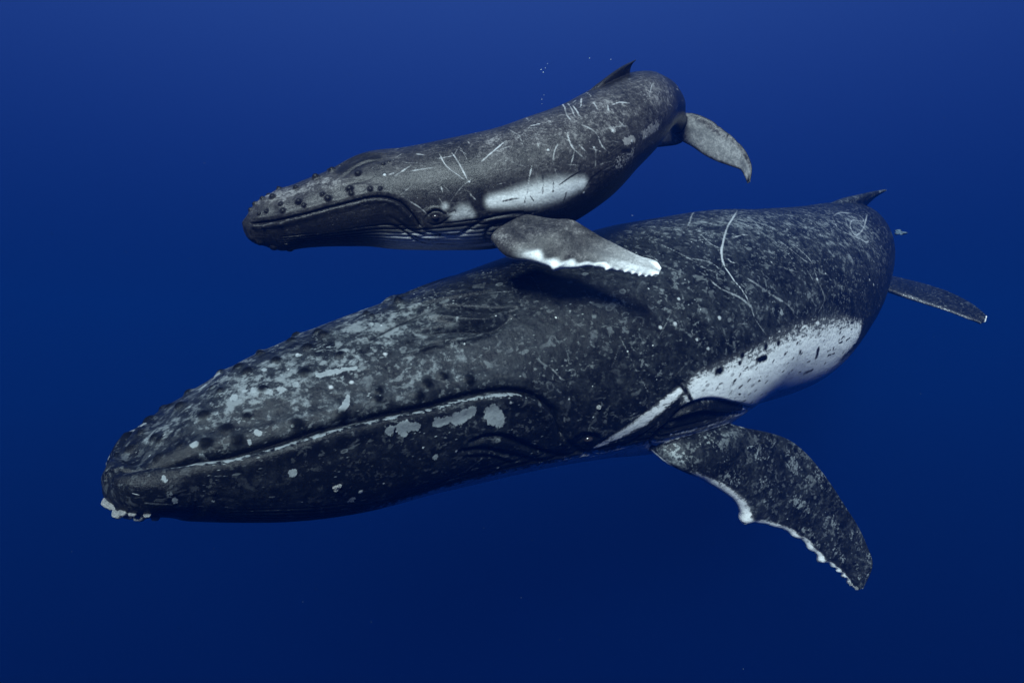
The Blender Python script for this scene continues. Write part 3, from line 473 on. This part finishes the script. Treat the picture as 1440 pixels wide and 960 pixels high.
    # soft unevenness of the flesh, knuckles along the tail ridge
    K.disp += 0.010 * k * np.sin(K.ss * 2.1 / k + 2 * K.vv) * np.sin(K.vv * 3 + K.ss / k)
    kn0, kn1, nk, kh = D['knuckles']
    u = (K.ss - kn0) / (kn1 - kn0)
    K.disp += np.where((u > 0) & (u < 1), kh * np.maximum(np.sin(u * nk * 2 * np.pi), 0)**2 * np.exp(-(K.vv / 0.13)**2) * np.sin(np.clip(u, 0, 1) * np.pi), 0)
    return K.X + K.Nn * K.disp[:, None]

def tube_faces(n, m):
    i = np.arange(n - 1)[:, None]; j = np.arange(m)[None, :]; j2 = (j + 1) % m
    q = np.stack([i * m + j, i * m + j2, (i + 1) * m + j2, (i + 1) * m + j], -1).reshape(-1, 4)
    return q

def mesh_from(name, X, quads, tris, attrs, skin):
    me = bpy.data.meshes.new(name)
    nq, nt = len(quads), len(tris)
    me.vertices.add(len(X)); me.vertices.foreach_set('co', np.ascontiguousarray(X, np.float32).ravel())
    me.loops.add(nq * 4 + nt * 3)
    me.loops.foreach_set('vertex_index', np.concatenate([quads.ravel(), tris.ravel()]).astype(np.int32))
    me.polygons.add(nq + nt)
    st = np.concatenate([np.arange(nq) * 4, nq * 4 + np.arange(nt) * 3]).astype(np.int32)
    me.polygons.foreach_set('loop_start', st)
    for k, v in attrs.items():
        me.attributes.new(k, 'FLOAT', 'POINT').data.foreach_set('value', np.asarray(v, np.float32))
    me.attributes.new('skin', 'FLOAT_VECTOR', 'POINT').data.foreach_set('vector', np.ascontiguousarray(skin, np.float32).ravel())
    me.update(calc_edges=True); me.validate()
    me.polygons.foreach_set('use_smooth', np.ones(nq + nt, bool))
    return me

def closed_tube(G):
    """vertices, quads and end triangles of a tube of rings G (n, m, 3), closed by a point at each end; faces turn outward"""
    n, m, _ = G.shape
    X = np.concatenate([G.reshape(-1, 3), G[0].mean(0)[None], G[-1].mean(0)[None]])
    q = tube_faces(n, m)
    j = np.arange(m); j2 = (j + 1) % m
    t = np.concatenate([np.stack([np.full(m, n * m), j2, j], -1), np.stack([np.full(m, n * m + 1), (n - 1) * m + j, (n - 1) * m + j2], -1)])
    v = X[q[:, 0]], X[q[:, 1]], X[q[:, 2]]
    c = X.mean(0)
    vol = np.einsum('ij,ij->i', v[0] - c, np.cross(v[1] - c, v[2] - c)).sum()
    if vol < 0: q = q[:, ::-1]; t = t[:, ::-1]
    return X, q, t

FIN_ATTRS = ('pale', 'white', 'scar', 'patch', 'dark', 'crown')
def fin(name, lead, trail, thick, n, m, k, knobs=(), paint=None, top=(0, -0.5, 1.0)):
    """a flipper, fluke or back fin between a leading and a trailing edge (rows of 3D points, root first)"""
    lead = np.asarray(lead, float); trail = np.asarray(trail, float)
    kk = np.linspace(0, 1, len(lead)); t = 1 - (1 - np.linspace(0, 1, n))**1.35
    A = hermite(kk, lead, t); B = hermite(kk, trail, t)
    th = np.interp(t, np.linspace(0, 1, len(thick)), thick)
    mid = (A + B) / 2; span = unit(np.gradient(mid, axis=0)); ch = unit(B - A)
    nn = unit(np.cross(ch, span))
    if (nn.mean(0) @ np.array(top)) < 0: nn = -nn         # upper face of the fin first
    kb = np.zeros(n)
    for tk, h, w in knobs: kb = kb + h * np.exp(-((t - tk) / w)**2)
    ang = np.linspace(0, 2 * np.pi, m, endpoint=False)
    c = (1 - np.cos(ang)) / 2                                    # 0 leading, 1 trailing
    prof = np.sign(np.sin(ang)) * np.abs(np.sin(ang))**0.85 * (1 - 0.62 * c)
    tip = np.sqrt(np.clip(1 - np.clip((t - 0.93) / 0.07, 0, 1)**2, 0.02, 1))
    edge_w = (1 - c)**5
    G = (A[:, None] * (1 - c)[None, :, None] - ch[:, None] * (kb[:, None] * edge_w[None])[..., None] + B[:, None] * c[None, :, None]
         + nn[:, None] * (prof[None] * (th * tip)[:, None] * (1 + 0.7 * np.clip(kb / max(kb.max(), 1e-6), 0, 1) * (len(knobs) > 0))[:, None] ** edge_w[None] )[..., None])
    L = np.linalg.norm(mid[-1] - mid[0])
    tt = np.repeat(t, m); cc = np.tile(c, n); up = np.tile(np.sign(np.sin(ang)), n)
    rng = np.random.RandomState(len(name) + n)
    G += nn[:, None] * (0.006 * k * np.sin(9 * t[:, None] + 5 * c[None] * 2) * np.sin(np.pi * c)[None])[..., None]
    X, q, tr = closed_tube(G)
    at = {a_: np.zeros(len(X), np.float32) for a_ in FIN_ATTRS}
    at['fin'] = np.ones(len(X), np.float32)
    if paint: paint(at, np.append(tt, [0, 1]), np.append(cc, [.5, .5]), np.append(up, [0, 0]))
    ax = unit(mid[int(n * .8)] - mid[int(n * .1)]); ay = unit(ch[n // 3] - ax * (ch[n // 3] @ ax))
    skin = np.stack([X @ ax + 31.7, X @ ay + np.append(up, [0, 0]) * 3.3, np.zeros(len(X))], -1)
    return mesh_from(name, X, q, tr, at, skin), A - ch * kb[:, None], B, nn

def trunk_mesh(name, T, S, V, D, k, rng):
    K = Skin(T, S, V)
    X = dress(K, D, k, rng)
    n, m = len(S), len(V)
    Xc, q, t = closed_tube(X.reshape(n, m, 3))
    skin = np.stack([K.ss, K.vv * 1.15 * D['girth'], np.zeros(n * m)], -1)          # along the body, round the body
    skin = np.concatenate([skin, skin[:1], skin[-1:]])
    at = {a_: np.append(v, [v[0], v[-1]]) for a_, v in K.a.items()}
    at['fin'] = np.zeros(n * m + 2)
    return mesh_from(name, Xc, q, t, at, skin), K

def union(name, base, others, rounds):
    """one continuous body: trunk and fins joined into a single surface, seams smoothed"""
    def joined(first, rest):
        o = bpy.data.objects.new(name, first); col.objects.link(o); tmp = []
        for m_ in rest:
            t_ = bpy.data.objects.new('joining', m_); col.objects.link(t_); tmp.append(t_)
            md = o.modifiers.new('join', 'BOOLEAN'); md.operation = 'UNION'; md.solver = 'MANIFOLD'; md.object = t_
        bpy.context.view_layer.update(); dg = bpy.context.evaluated_depsgraph_get()
        res = bpy.data.meshes.new_from_object(o.evaluated_get(dg), preserve_all_data_layers=True, depsgraph=dg)
        for t_ in tmp + [o]: bpy.data.objects.remove(t_)
        return res
    me = joined(base, [joined(others[0], others[1:])])
    bo = bpy.data.objects.new(name, me); col.objects.link(bo)
    # soften the roots of the fins
    n = len(me.vertices)
    X = np.empty(n * 3, np.float32); me.vertices.foreach_get('co', X); X = X.reshape(-1, 3).astype(float)
    E = np.empty(len(me.edges) * 2, np.int32); me.edges.foreach_get('vertices', E); E = E.reshape(-1, 2)
    if 'fin' in me.attributes and me.attributes['fin'].domain == 'POINT':
        fv = np.empty(n, np.float32); me.attributes['fin'].data.foreach_get('value', fv)
        w = np.zeros(n); cut = np.abs(fv[E[:, 0]] - fv[E[:, 1]]) > 0.02
        w[E[cut].ravel()] = 1; w[(fv > 0.02) & (fv < 0.98)] = 1
        for _ in range(rounds):
            u = w.copy(); np.maximum.at(u, E[:, 0], w[E[:, 1]] * 0.86); np.maximum.at(u, E[:, 1], w[E[:, 0]] * 0.86); w = u
        act = np.nonzero(w > 0.05)[0]; mark = np.zeros(n, bool); mark[act] = True
        Es = E[mark[E[:, 0]] | mark[E[:, 1]]]
        deg = np.zeros(n); np.add.at(deg, Es[:, 0], 1); np.add.at(deg, Es[:, 1], 1); deg = np.maximum(deg, 1)
        for _ in range(rounds * 2):
            acc = np.stack([np.bincount(Es[:, 0], X[Es[:, 1], i], n) + np.bincount(Es[:, 1], X[Es[:, 0], i], n) for i in range(3)], -1)
            X[act] += (acc[act] / deg[act, None] - X[act]) * (0.55 * np.minimum(w[act], 1))[:, None]
    return bo, me, X

def finish_body(bo, me, X, origin, mat, parent):
    X = X - np.array(origin)
    me.vertices.foreach_set('co', np.ascontiguousarray(X, np.float32).ravel()); me.update()
    me.polygons.foreach_set('use_smooth', np.ones(len(me.polygons), bool))
    me.materials.clear(); me.materials.append(mat); bo.parent = parent

def root(name, loc, label, cat, group=None):
    o = bpy.data.objects.new(name, None); col.objects.link(o); o.location = loc
    o['label'] = label; o['category'] = cat
    if group: o['group'] = group
    return o

def child(name, me, parent, loc, mat, rot=None, scale=None):
    o = bpy.data.objects.new(name, me); col.objects.link(o); o.parent = parent
    o.location = Vector(loc) - parent.location
    if rot is not None: o.rotation_mode = 'QUATERNION'; o.rotation_quaternion = rot
    if scale is not None: o.scale = scale
    if mat and not me.materials: me.materials.append(mat)
    return o

def at(px, py, depth):
    """a point of the place that lies depth metres ahead, seen px right and py down in a 1440 x 960 view"""
    return np.array([(px - 720) / 960 * depth, depth, (480 - py) / 960 * depth])

def along(rows): return [at(*r) for r in rows]
# ---------------------------------------------------------------- the adult
rng = random.Random(5)
A = Trunk(ADULT_TABLE, 0.18)
AS = ADULT_SKIN
AS['scratch'] = (2.4, 11.0, 380, 0.20)
AS['pleats'] = (0.5, 5.6, 2.05, 13, 0.022)
AS['knuckles'] = (10.9, 14.2, 7, 0.05)
AS['girth'] = 1.0; AS['scar_k'] = 1.0; AS['tub_h'] = 0.45; AS['tub_e'] = 3.2; AS['scratch_k'] = 0.62; AS['lip'] = 0.52; AS['white_edge'] = (0.3, 1.6)
AS['throat'] = lambda s, v: (sstep(2.0, 2.35, v) * sstep(1.3, 2.2, s) * (1 - sstep(7.6, 9.6, s)) * 0.85
                             * np.where(s < 4.6, sstep(2.10, 2.30, v), 1))
def v_grid(near, far, lo, hi):
    return np.concatenate([np.linspace(lo, hi, near, endpoint=False), np.linspace(hi, lo + 2 * np.pi, far, endpoint=False)])
def wrap(v): return (v + np.pi) % (2 * np.pi) - np.pi
def s_grid(T, n0, s0, n1, s1, n2):
    e = np.linspace(0, 1, 26)[1:]**2 * 0.02 * T.L
    return np.concatenate([[0.00002 * T.L], e, np.linspace(e[-1], s0, n0)[1:], np.linspace(s0, s1, n1)[1:], np.linspace(s1, T.L * 0.9995, n2)[1:]])
V = wrap(v_grid(400, 110, -0.55, 2.75))
S = s_grid(A, 330, 4.0, 520, 11.2, 120)
trunk, AK = trunk_mesh('trunk', A, S, V, AS, 1.0, rng)

def on(T, s, v, h=0.0):
    """point h metres off the skin"""
    c, t, up, left, q, f = T.rows(np.array([s])); p = T.at([s], [v])[0]
    e = 0.01
    n = unit(np.cross(T.at([s], [v + e])[0] - T.at([s], [v - e])[0], T.at([s + e * T.L * .1], [v])[0] - T.at([s - e * T.L * .1], [v])[0]))
    return p + n * h, n, t[0], up[0], left[0]
def ridge(T, s, h, side=0.0):
    p, n, t, up, left = on(T, s, 0.0); return p + up * h + left * side

def paint_flipper_adult(a, t, c, u):
    a['pale'][:] = 0.42; a['pale'] += 0.12 * np.sin(t * 17 + c * 9)
    a['white'] = np.where(u >= 0, 1.0 * (1 - sstep(0.035, 0.105, c)) * sstep(0.12, 0.17, t), 1.0 * (1 - sstep(0.75, 0.9, c))).astype(np.float32)
    a['patch'][:] = 0.30 * (np.sin(t * 23) * np.sin(c * 14 + t * 9) > 0.3)
def paint_fluke(a, t, c, u):
    a['pale'][:] = 0.25
    a['white'] = np.where(u < 0, sstep(0.12, 0.3, c) * (1 - sstep(0.82, 0.95, c)) * (1 - sstep(0.86, 0.97, t)) * 0.72, 0).astype(np.float32)
def paint_fin(a, t, c, u): a['pale'][:] = 0.5

FL_L = [(895, 612, 6.70), (945, 654, 6.55), (989, 676, 6.85), (1030, 702, 7.15), (1050, 731, 7.4), (1086, 738, 7.65), (1122, 755, 7.9), (1148, 779, 8.1), (1170, 795, 8.28), (1187, 809, 8.40), (1203, 829, 8.50)]
FL_T = [(1000, 588, 7.10), (1042, 600, 7.05), (1085, 609, 7.3), (1114, 621, 7.5), (1140, 644, 7.7), (1166, 677, 7.9), (1187, 709, 8.1), (1205, 737, 8.27), (1218, 764, 8.4), (1227, 794, 8.48), (1214, 827, 8.52)]
knobs_a = [(0.39, 0.055, 0.022), (0.50, 0.02, 0.024), (0.585, 0.035, 0.02), (0.66, 0.03, 0.018), (0.735, 0.06, 0.02), (0.80, 0.02, 0.015), (0.85, 0.03, 0.016), (0.90, 0.025, 0.014), (0.95, 0.03, 0.014)]
flip_l, FA, FB, FN = fin('flipper', along(FL_L), along(FL_T), [0.17, 0.17, 0.15, 0.13, 0.11, 0.095, 0.08, 0.07, 0.06, 0.05, 0.03], 230, 110, 1.0, knobs_a, paint_flipper_adult)
# far flipper swept back along the hidden side
def far_flipper(T, s, length, k, out, dropped, n=90, m=60):
    lead, trail = [], []
    p0, nn, t, up, left = on(T, s, -1.95)
    p1 = on(T, s + 0.75 * k, -1.95)[0]
    for f in np.linspace(-0.08, 1, 9):
        w = np.interp(f, [-.1, 0.1, 0.35, 0.7, 0.95, 1], [.42, .40, .46, .34, .18, .05]) * k
        c = (p0 + p1) / 2 + t * length * f * 0.86 - left * (out * np.sin(min(max(f, -.1), 1) * 1.6)) - up * dropped * f * f
        ax = unit(t * 0.35 - up * 0.9)
        lead.append(c + (ax * w)); trail.append(c - (ax * w))
    return fin('flipper', lead, trail, [0.14 * k, 0.13 * k, 0.09 * k, 0.04 * k], n, m, k, [(0.35, .07 * k, .02), (.5, .05 * k, .02), (.65, .05 * k, .02), (.8, .05 * k, .02), (.9, .04 * k, .015)], paint_flipper_adult)[0]
flip_r = far_flipper(A, 4.9, 3.6, 1.0, 0.55, -0.1)
D_L = [(1205, 399, 13.9), (1238, 405, 13.75), (1266, 415, 13.55), (1295, 425, 13.4), (1326, 435, 13.25), (1350, 444, 13.1), (1372, 452, 13.0), (1386, 452, 12.98)]
D_T = [(1208, 384, 15.0), (1246, 387, 14.7), (1284, 395, 14.35), (1310, 402, 14.05), (1336, 411, 13.75), (1362, 424, 13.45), (1380, 437, 13.15), (1388, 445, 13.02)]
fluke_l = fin('fluke', along(D_L), along(D_T), [0.16, 0.13, 0.10, 0.08, 0.06, 0.05, 0.04, 0.02], 120, 60, 1.0, [(0.93, .05, .05)],
              lambda a, t, c, u: (a['pale'].__setitem__(slice(None), 0.06), a['white'].__setitem__(slice(None), 0.20 * (1 - sstep(0.02, .09, c)) * sstep(.22, .34, t) * (1 - sstep(.78, .84, t)) + .7 * sstep(.965, .985, t))))[0]
D_L2 = [(1222, 401, 13.9), (1190, 401, 14.1), (1165, 402, 14.4), (1140, 404, 14.7), (1118, 408, 15.1)]
D_T2 = [(1222, 387, 15.0), (1195, 388, 15.1), (1168, 391, 15.2), (1140, 397, 15.25), (1115, 405, 15.3)]
fluke_r = fin('fluke', along(D_L2), along(D_T2), [0.16, 0.12, 0.08, 0.05, 0.02], 80, 50, 1.0)[0]
dl = [ridge(A, *r) for r in ((9.2, -0.08), (9.7, 0.0), (10.15, 0.06, 0.02), (10.6, 0.13, 0.07), (11.0, 0.22, 0.16), (11.38, 0.33, 0.27))]
dt = [ridge(A, *r) for r in ((11.25, -0.16, 0.06), (11.2, -0.06, 0.07), (11.15, 0.02, 0.09), (11.16, 0.09, 0.13), (11.26, 0.20, 0.20), (11.45, 0.33, 0.295))]
back_fin = fin('back_fin', dl, dt, [0.14, 0.12, 0.09, 0.065, 0.045, 0.02], 90, 60, 1.0, (), paint_fin)[0]

skin_adult = skin_material('adult_skin', 1.0, (0.0034, 0.0040, 0.0048), (0.0200, 0.0228, 0.0246), (0.136, 0.150, 0.156), 1.0, 0.30, 0.70)
adult = root('humpback_whale', tuple(A.at([6.0], [math.pi])[0]), 'large adult humpback whale, dark mottled skin, white belly patch, swimming below its calf', 'whale', 'humpback whales')
bo, me, X = union('body', trunk, [flip_l, flip_r, fluke_l, fluke_r, back_fin], 9)
finish_body(bo, me, X, adult.location, skin_adult, adult)

# ---------------------------------------------------------------- the calf
C = Trunk(CALF_TABLE, 0.10)
CS = CALF_SKIN
CS['scratch'] = (1.3, 4.9, 400, 0.14)
CS['pleats'] = (0.22, 2.45, 2.0, 12, 0.014)
CS['knuckles'] = (4.35, 5.5, 6, 0.03)
CS['girth'] = 0.42; CS['scar_k'] = 0.9; CS['tub_h'] = 0.75; CS['tub_e'] = 4; CS['scratch_k'] = 0.8; CS['lip'] = 0.28; CS['white_edge'] = (0.0, 1.9)
CS['throat'] = lambda s, v: 0.80 * sstep(2.05, 2.30, v) * sstep(0.75, 1.45, s) * (1 - sstep(1.7, 2.15, s))
V = wrap(v_grid(330, 90, -0.55, 2.75))
S = s_grid(C, 330, 1.9, 300, 4.4, 110)
ctrunk, CK = trunk_mesh('trunk', C, S, V, CS, 0.4, rng)
def paint_flipper_calf(a, t, c, u):
    a['pale'][:] = 0.50 + 0.22 * np.sin(t * 13 + c * 6) * np.sin(c * 11 - t * 5)
    w = (1 - sstep(0.05, 0.22, c + 0.04 * np.sin(t * 30) - 0.03 * np.sin(t * 71))) * sstep(0.10, 0.22, t)
    w = np.maximum(w, sstep(0.72, 0.98, t + 0.10 * np.sin(c * 9) - 0.25 * np.abs(c - 0.62)))
    w = np.maximum(w, 0.62 * sstep(0.42, 0.7, t) * (1 - sstep(0.35, 0.75, c)))
    w = np.maximum(w, 0.45 * sstep(0.3, 0.8, t))
    a['white'] = np.where(u >= 0, 1.05 * w, 1.0).astype(np.float32)
KC = 1 / 0.9
def al2(rows): return [at(x, y, d) for x, y, d in rows]
CL = [(690, 338, 5.62), (713, 360, 5.50), (749, 367, 5.48), (775, 375, 5.48), (801, 377, 5.49), (830, 374, 5.50), (853, 378, 5.51), (873, 381, 5.53), (892, 385, 5.55), (909, 388, 5.57), (926, 386, 5.58)]
CT = [(742, 302, 5.75), (778, 308, 5.62), (803, 309, 5.58), (824, 320, 5.57), (845, 333, 5.57), (863, 342, 5.57), (883, 352, 5.57), (900, 360, 5.58), (914, 364, 5.59), (924, 368, 5.60), (930, 377, 5.60)]
knobs_c = [(0.33, 0.034, 0.026), (0.45, 0.006, 0.02), (0.53, .007, .014), (0.61, 0.024, 0.017), (0.675, 0.008, 0.014), (0.735, 0.013, 0.014), (0.79, 0.013, 0.013), (0.845, 0.016, 0.013), (0.90, 0.015, 0.012), (0.95, 0.013, 0.012)]
cflip_l, CFA, CFB, CFN = fin('flipper', al2(CL), al2(CT), [0.085, 0.085, 0.075, 0.065, 0.056, 0.048, 0.042, 0.036, 0.032, 0.028, 0.02], 200, 100, 0.4, knobs_c, paint_flipper_calf)
cflip_r = far_flipper(C, 1.95, 1.2, 0.4, 0.22, -0.05, 80, 50)
CDL = [(950, 160, 8.38), (974, 159, 8.30), (1001, 170, 8.22), (1018, 183, 8.15), (1034, 196, 8.08), (1048, 212, 8.0), (1057, 234, 7.90), (1055, 256, 7.84)]
CDT = [(952, 196, 8.55), (971, 205, 8.45), (990, 218, 8.34), (1008, 227, 8.24), (1028, 234, 8.14), (1041, 239, 8.05), (1047, 248, 7.94), (1051, 258, 7.86)]
def paint_cfluke(a, t, c, u):
    under = (u < 0) if len(t) > 6000 else (u < 9)
    a['pale'][:] = np.where(under, 0.85, 0.3)
    w = sstep(0.10, 0.28, c + 0.05 * np.sin(t * 14)) * (1 - sstep(0.88, 0.96, c)) * (1 - sstep(0.90, 0.96, t)) * sstep(.06, .16, t)
    a['white'] = np.where(under, 0.26 * w, 0).astype(np.float32); a['dark'] = ((1 - sstep(0.03, 0.12, c)) * 0.5 + 0.8 * sstep(.93, .98, t) + 0.7 * sstep(.93, .98, c)).astype(np.float32)
cfluke_l = fin('fluke', al2(CDL), al2(CDT), [0.075, 0.06, 0.05, 0.04, 0.033, 0.027, 0.02, 0.01], 120, 60, 0.4, [(.35, -.01, .02), (.6, -.008, .02), (.5, .006, .01)], paint_cfluke, (0.3, 0.3, 1.0))[0]
CDL2 = [(962, 163, 8.38), (945, 166, 8.55), (928, 178, 8.75), (912, 192, 8.95), (898, 205, 9.1), (886, 218, 9.2)]
CDT2 = [(962, 200, 8.58), (950, 204, 8.72), (935, 206, 8.88), (918, 208, 9.04), (903, 212, 9.18), (886, 221, 9.24)]
cfluke_r = fin('fluke', al2(CDL2), al2(CDT2), [0.075, 0.06, 0.045, 0.03, 0.02, 0.01], 90, 50, 0.4, (), paint_cfluke, (0.3, 0.3, 1.0))[0]
dl = [ridge(C, s, h) for s, h in ((3.35, -0.05), (3.46, 0.00), (3.58, 0.03), (3.72, 0.06), (3.88, 0.085), (4.06, 0.11))]
dt = [ridge(C, s, h) for s, h in ((4.02, -0.07), (3.99, -0.01), (3.98, 0.025), (3.995, 0.055), (4.03, 0.085), (4.08, 0.11))]
cback_fin = fin('back_fin', dl, dt, [0.055, 0.05, 0.04, 0.03, 0.022, 0.012], 80, 50, 0.4, (), lambda a, t, c, u: (a['pale'].__setitem__(slice(None), .15), a['dark'].__setitem__(slice(None), .55 * sstep(.2, .4, t))))[0]
skin_calf = skin_material('calf_skin', 0.42, (0.0066, 0.0064, 0.0068), (0.0370, 0.0345, 0.0340), (0.150, 0.145, 0.144), 0.45, 0.86, 0.30)
calf = root('humpback_whale', tuple(C.at([2.4], [math.pi])[0]), 'small grey humpback whale calf covered in scratches, swimming above the adult', 'whale', 'humpback whales')
bo, me, X = union('body', ctrunk, [cflip_l, cflip_r, cfluke_l, cfluke_r, cback_fin], 9)
finish_body(bo, me, X, calf.location, skin_calf, calf)

# ---------------------------------------------------------------- eyes
em = new_mat('eye_wet'); g = N(em)
co = g.n.new('ShaderNodeTexCoord').outputs['Object']
g.finish(g.mix(g.step(0.4, 0.7, g.noise(co, 60, 3)), (0.012, 0.010, 0.010), (0.045, 0.038, 0.034)), 0.08, 0.6)
def ball_mesh(name, n=20, m=12):
    G = np.array([[(math.sin(b) * math.cos(a), math.sin(b) * math.sin(a), math.cos(b)) for a in np.linspace(0, 2 * np.pi, n, endpoint=False)] for b in np.linspace(0.02, math.pi - 0.02, m)])
    X, q, t = closed_tube(G)
    return mesh_from(name, X, q, t, {}, X)
eye_me = ball_mesh('eye'); eye_me.materials.append(em)
for T, K, D, par, r in ((A, AK, AS, adult, 0.040), (C, CK, CS, calf, 0.028)):
    for sg in (1, -1):
        p, n, t, up, left = on(T, D['eye'][0], D['eye'][1] * sg)
        i = int(np.argmin(((K.X - p)**2).sum(1)))
        o = child('eye', eye_me, par, p + n * (K.disp[i] - 0.3 * r), None, scale=(r * 1.15, r, r * 0.8))

# ---------------------------------------------------------------- barnacles
bm_ = new_mat('barnacle_shell'); g = N(bm_)
co = g.n.new('ShaderNodeTexCoord').outputs['Object']
g.finish(g.mix(g.noise(co, 4, 4), (0.46, 0.47, 0.46), (0.74, 0.75, 0.74)), 0.6, 0.3, g.noise(co, 9, 3), 0.1)
def barnacle_mesh(seed):
    r = random.Random(seed); n = 12
    prof = [(1.0, -0.25), (1.0, 0.0), (0.86, 0.38), (0.62, 0.72), (0.42, 0.80), (0.34, 0.62), (0.05, 0.5)]
    rr = [1 + (0.10 if i % 2 else -0.06) + r.uniform(-.05, .05) for i in range(n)]
    G = np.array([[(p * rr[i] * math.cos(2 * math.pi * i / n), p * rr[i] * math.sin(2 * math.pi * i / n), z) for i in range(n)] for p, z in prof])
    X, q, t = closed_tube(G); me = mesh_from('barnacle', X, q, t, {}, X); me.materials.append(bm_); return me
barn = [barnacle_mesh(i) for i in range(4)]
def barnacle(par, p, n, r, stretch=1.0):
    q = Vector(n).to_track_quat('Z', 'Y')
    child('barnacle', barn[rng.randrange(4)], par, p, None, q, (r * stretch, r, r * rng.uniform(0.8, 1.3)))
for s, v, r in ADULT_BARNACLES:
    p, n, t, up, left = on(A, s, v)
    i = int(np.argmin(((AK.X - p)**2).sum(1)))
    barnacle(adult, p + n * AK.disp[i], n, r, rng.uniform(1.0, 1.4))
tt = 1 - (1 - np.linspace(0, 1, 230))**1.35
for tk, cnt in ((0.395, 9), (0.43, 3), (0.74, 5), (0.90, 3), (0.955, 4), (0.985, 4)):
    for j in range(cnt):
        i = int(np.argmin(np.abs(tt - tk - rng.uniform(-0.012, 0.012))))
        ch = unit(FB[i] - FA[i]); f = rng.uniform(-0.8, 0.8)
        n = unit(-ch + FN[i] * f)
        barnacle(adult, FA[i] + FN[i] * f * 0.035 + ch * 0.02, n, rng.uniform(0.013, 0.026))

# ---------------------------------------------------------------- drifting scraps and bubbles
sm = new_mat('shed_skin'); g = N(sm)
co = g.n.new('ShaderNodeTexCoord').outputs['Object']
g.finish(g.mix(g.noise(co, 14, 4), (0.03, 0.055, 0.08), (0.09, 0.13, 0.17)), 0.6, 0.2)
r2 = random.Random(3)
G = np.array([[(0.11 * (1 + .35 * math.sin(3 * a + 1) + .15 * math.sin(7 * a)) * math.cos(a) * w, 0.07 * (1 + .2 * math.sin(5 * a)) * math.sin(a) * w, h + 0.02 * math.sin(4 * a) * w)
              for a in np.linspace(0, 2 * np.pi, 28, endpoint=False)] for w, h in ((0.1, -.012), (.6, -.014), (1, 0), (.6, .012), (.1, .014))])
X, q, t = closed_tube(G)
me = mesh_from('shed_skin', X, q, t, {}, X); me.materials.append(sm)
o = bpy.data.objects.new('shed_skin', me); col.objects.link(o)
o.location = at(1265, 327, 11.0); o.rotation_euler = (1.1, 0.3, -0.5); o.scale = (0.72, 0.72, 0.72)
o['label'] = 'small pale scrap of shed skin drifting just right of the large whale'; o['category'] = 'skin scrap'
bub = new_mat('bubble_bright'); g = N(bub)
co = g.n.new('ShaderNodeTexCoord').outputs['Object']
g.finish(g.mix(g.noise(co, 3, 2), (0.35, 0.4, 0.45), (0.5, 0.55, 0.6)), 0.15, 0.5)
bme = ball_mesh('bubble', 10, 7); bme.materials.append(bub)
UP, LOW = 'tiny bright bubble in the cluster high above the calf', 'tiny bright bubble in the small group just over the calf\'s back'
for i, (x, y, r, lab) in enumerate([(761, 98, .8, UP), (764, 102, 1, UP), (767, 96, .7, UP), (770, 90, .6, UP), (762, 140, .7, LOW), (765, 134, .5, LOW), (762, 146, .5, LOW),
        (829, 82, .8, 'single tiny bubble left of the tip of the calf\'s back fin, the left of two'), (859, 84, .7, 'single tiny bubble nearest the tip of the calf\'s back fin'),
        (889, 303, .6, 'single tiny bubble just above the adult\'s back, below the calf\'s belly')]):
    d = 6.4 + 0.13 * (i % 4)
    o = bpy.data.objects.new('bubble', bme); col.objects.link(o); o.location = at(x, y, d)
    o.scale = (0.75 * r * d / 960,) * 3
    o['label'] = lab; o['category'] = 'bubble'; o['group'] = 'bubbles around the calf'

# fine suspended matter, far too small to count
sn = random.Random(9); vv_, ff_ = [], []
for i in range(140):
    d = sn.uniform(2.2, 9.0); r = sn.uniform(0.0006, 0.0016) * (0.5 + d * 0.12)
    p = at(sn.uniform(-60, 1500), sn.uniform(-40, 1000), d); b = len(vv_)
    vv_ += [tuple(p + np.array(o_) * r) for o_ in ((1, 0, 0), (-1, 0, 0), (0, 1, 0), (0, -1, 0), (0, 0, 1), (0, 0, -1))]
    ff_ += [(b + a_, b + c_, b + e_) for a_, c_, e_ in ((0, 2, 4), (2, 1, 4), (1, 3, 4), (3, 0, 4), (2, 0, 5), (1, 2, 5), (3, 1, 5), (0, 3, 5))]
pm = bpy.data.meshes.new('plankton'); pm.from_pydata(vv_, [], ff_)
pmat = new_mat('plankton_pale'); g = N(pmat); g.finish((0.22, 0.26, 0.28), 0.6, 0.2); pm.materials.append(pmat)
po = bpy.data.objects.new('plankton', pm); col.objects.link(po)
po['kind'] = 'stuff'; po['label'] = 'faint specks of plankton adrift all through the water'; po['category'] = 'plankton'

# ---------------------------------------------------------------- the water between
hz = bpy.data.meshes.new('haze')
x0, x1, y0, y1, z0, z1 = -40, 46, -12, 70, -5.2, 3.9
hz.from_pydata([(x, y, z) for x in (x0, x1) for y in (y0, y1) for z in (z0, z1)], [],
               [(0, 1, 3, 2), (4, 6, 7, 5), (0, 4, 5, 1), (2, 3, 7, 6), (0, 2, 6, 4), (1, 5, 7, 3)])
haze = bpy.data.objects.new('haze', hz); col.objects.link(haze)
haze['kind'] = 'stuff'; haze['label'] = 'clear deep blue sea water around the two whales'; haze['category'] = 'water'
hm = bpy.data.materials.new('sea_water'); hm.use_nodes = True; hm.node_tree.nodes.clear()
vo = hm.node_tree.nodes.new('ShaderNodeVolumePrincipled'); ho = hm.node_tree.nodes.new('ShaderNodeOutputMaterial')
vo.inputs['Color'].default_value = (0.0022, 0.032, 0.185, 1); vo.inputs['Density'].default_value = HAZE
hm.node_tree.links.new(vo.outputs[0], ho.inputs['Volume'])
hz.materials.append(hm)
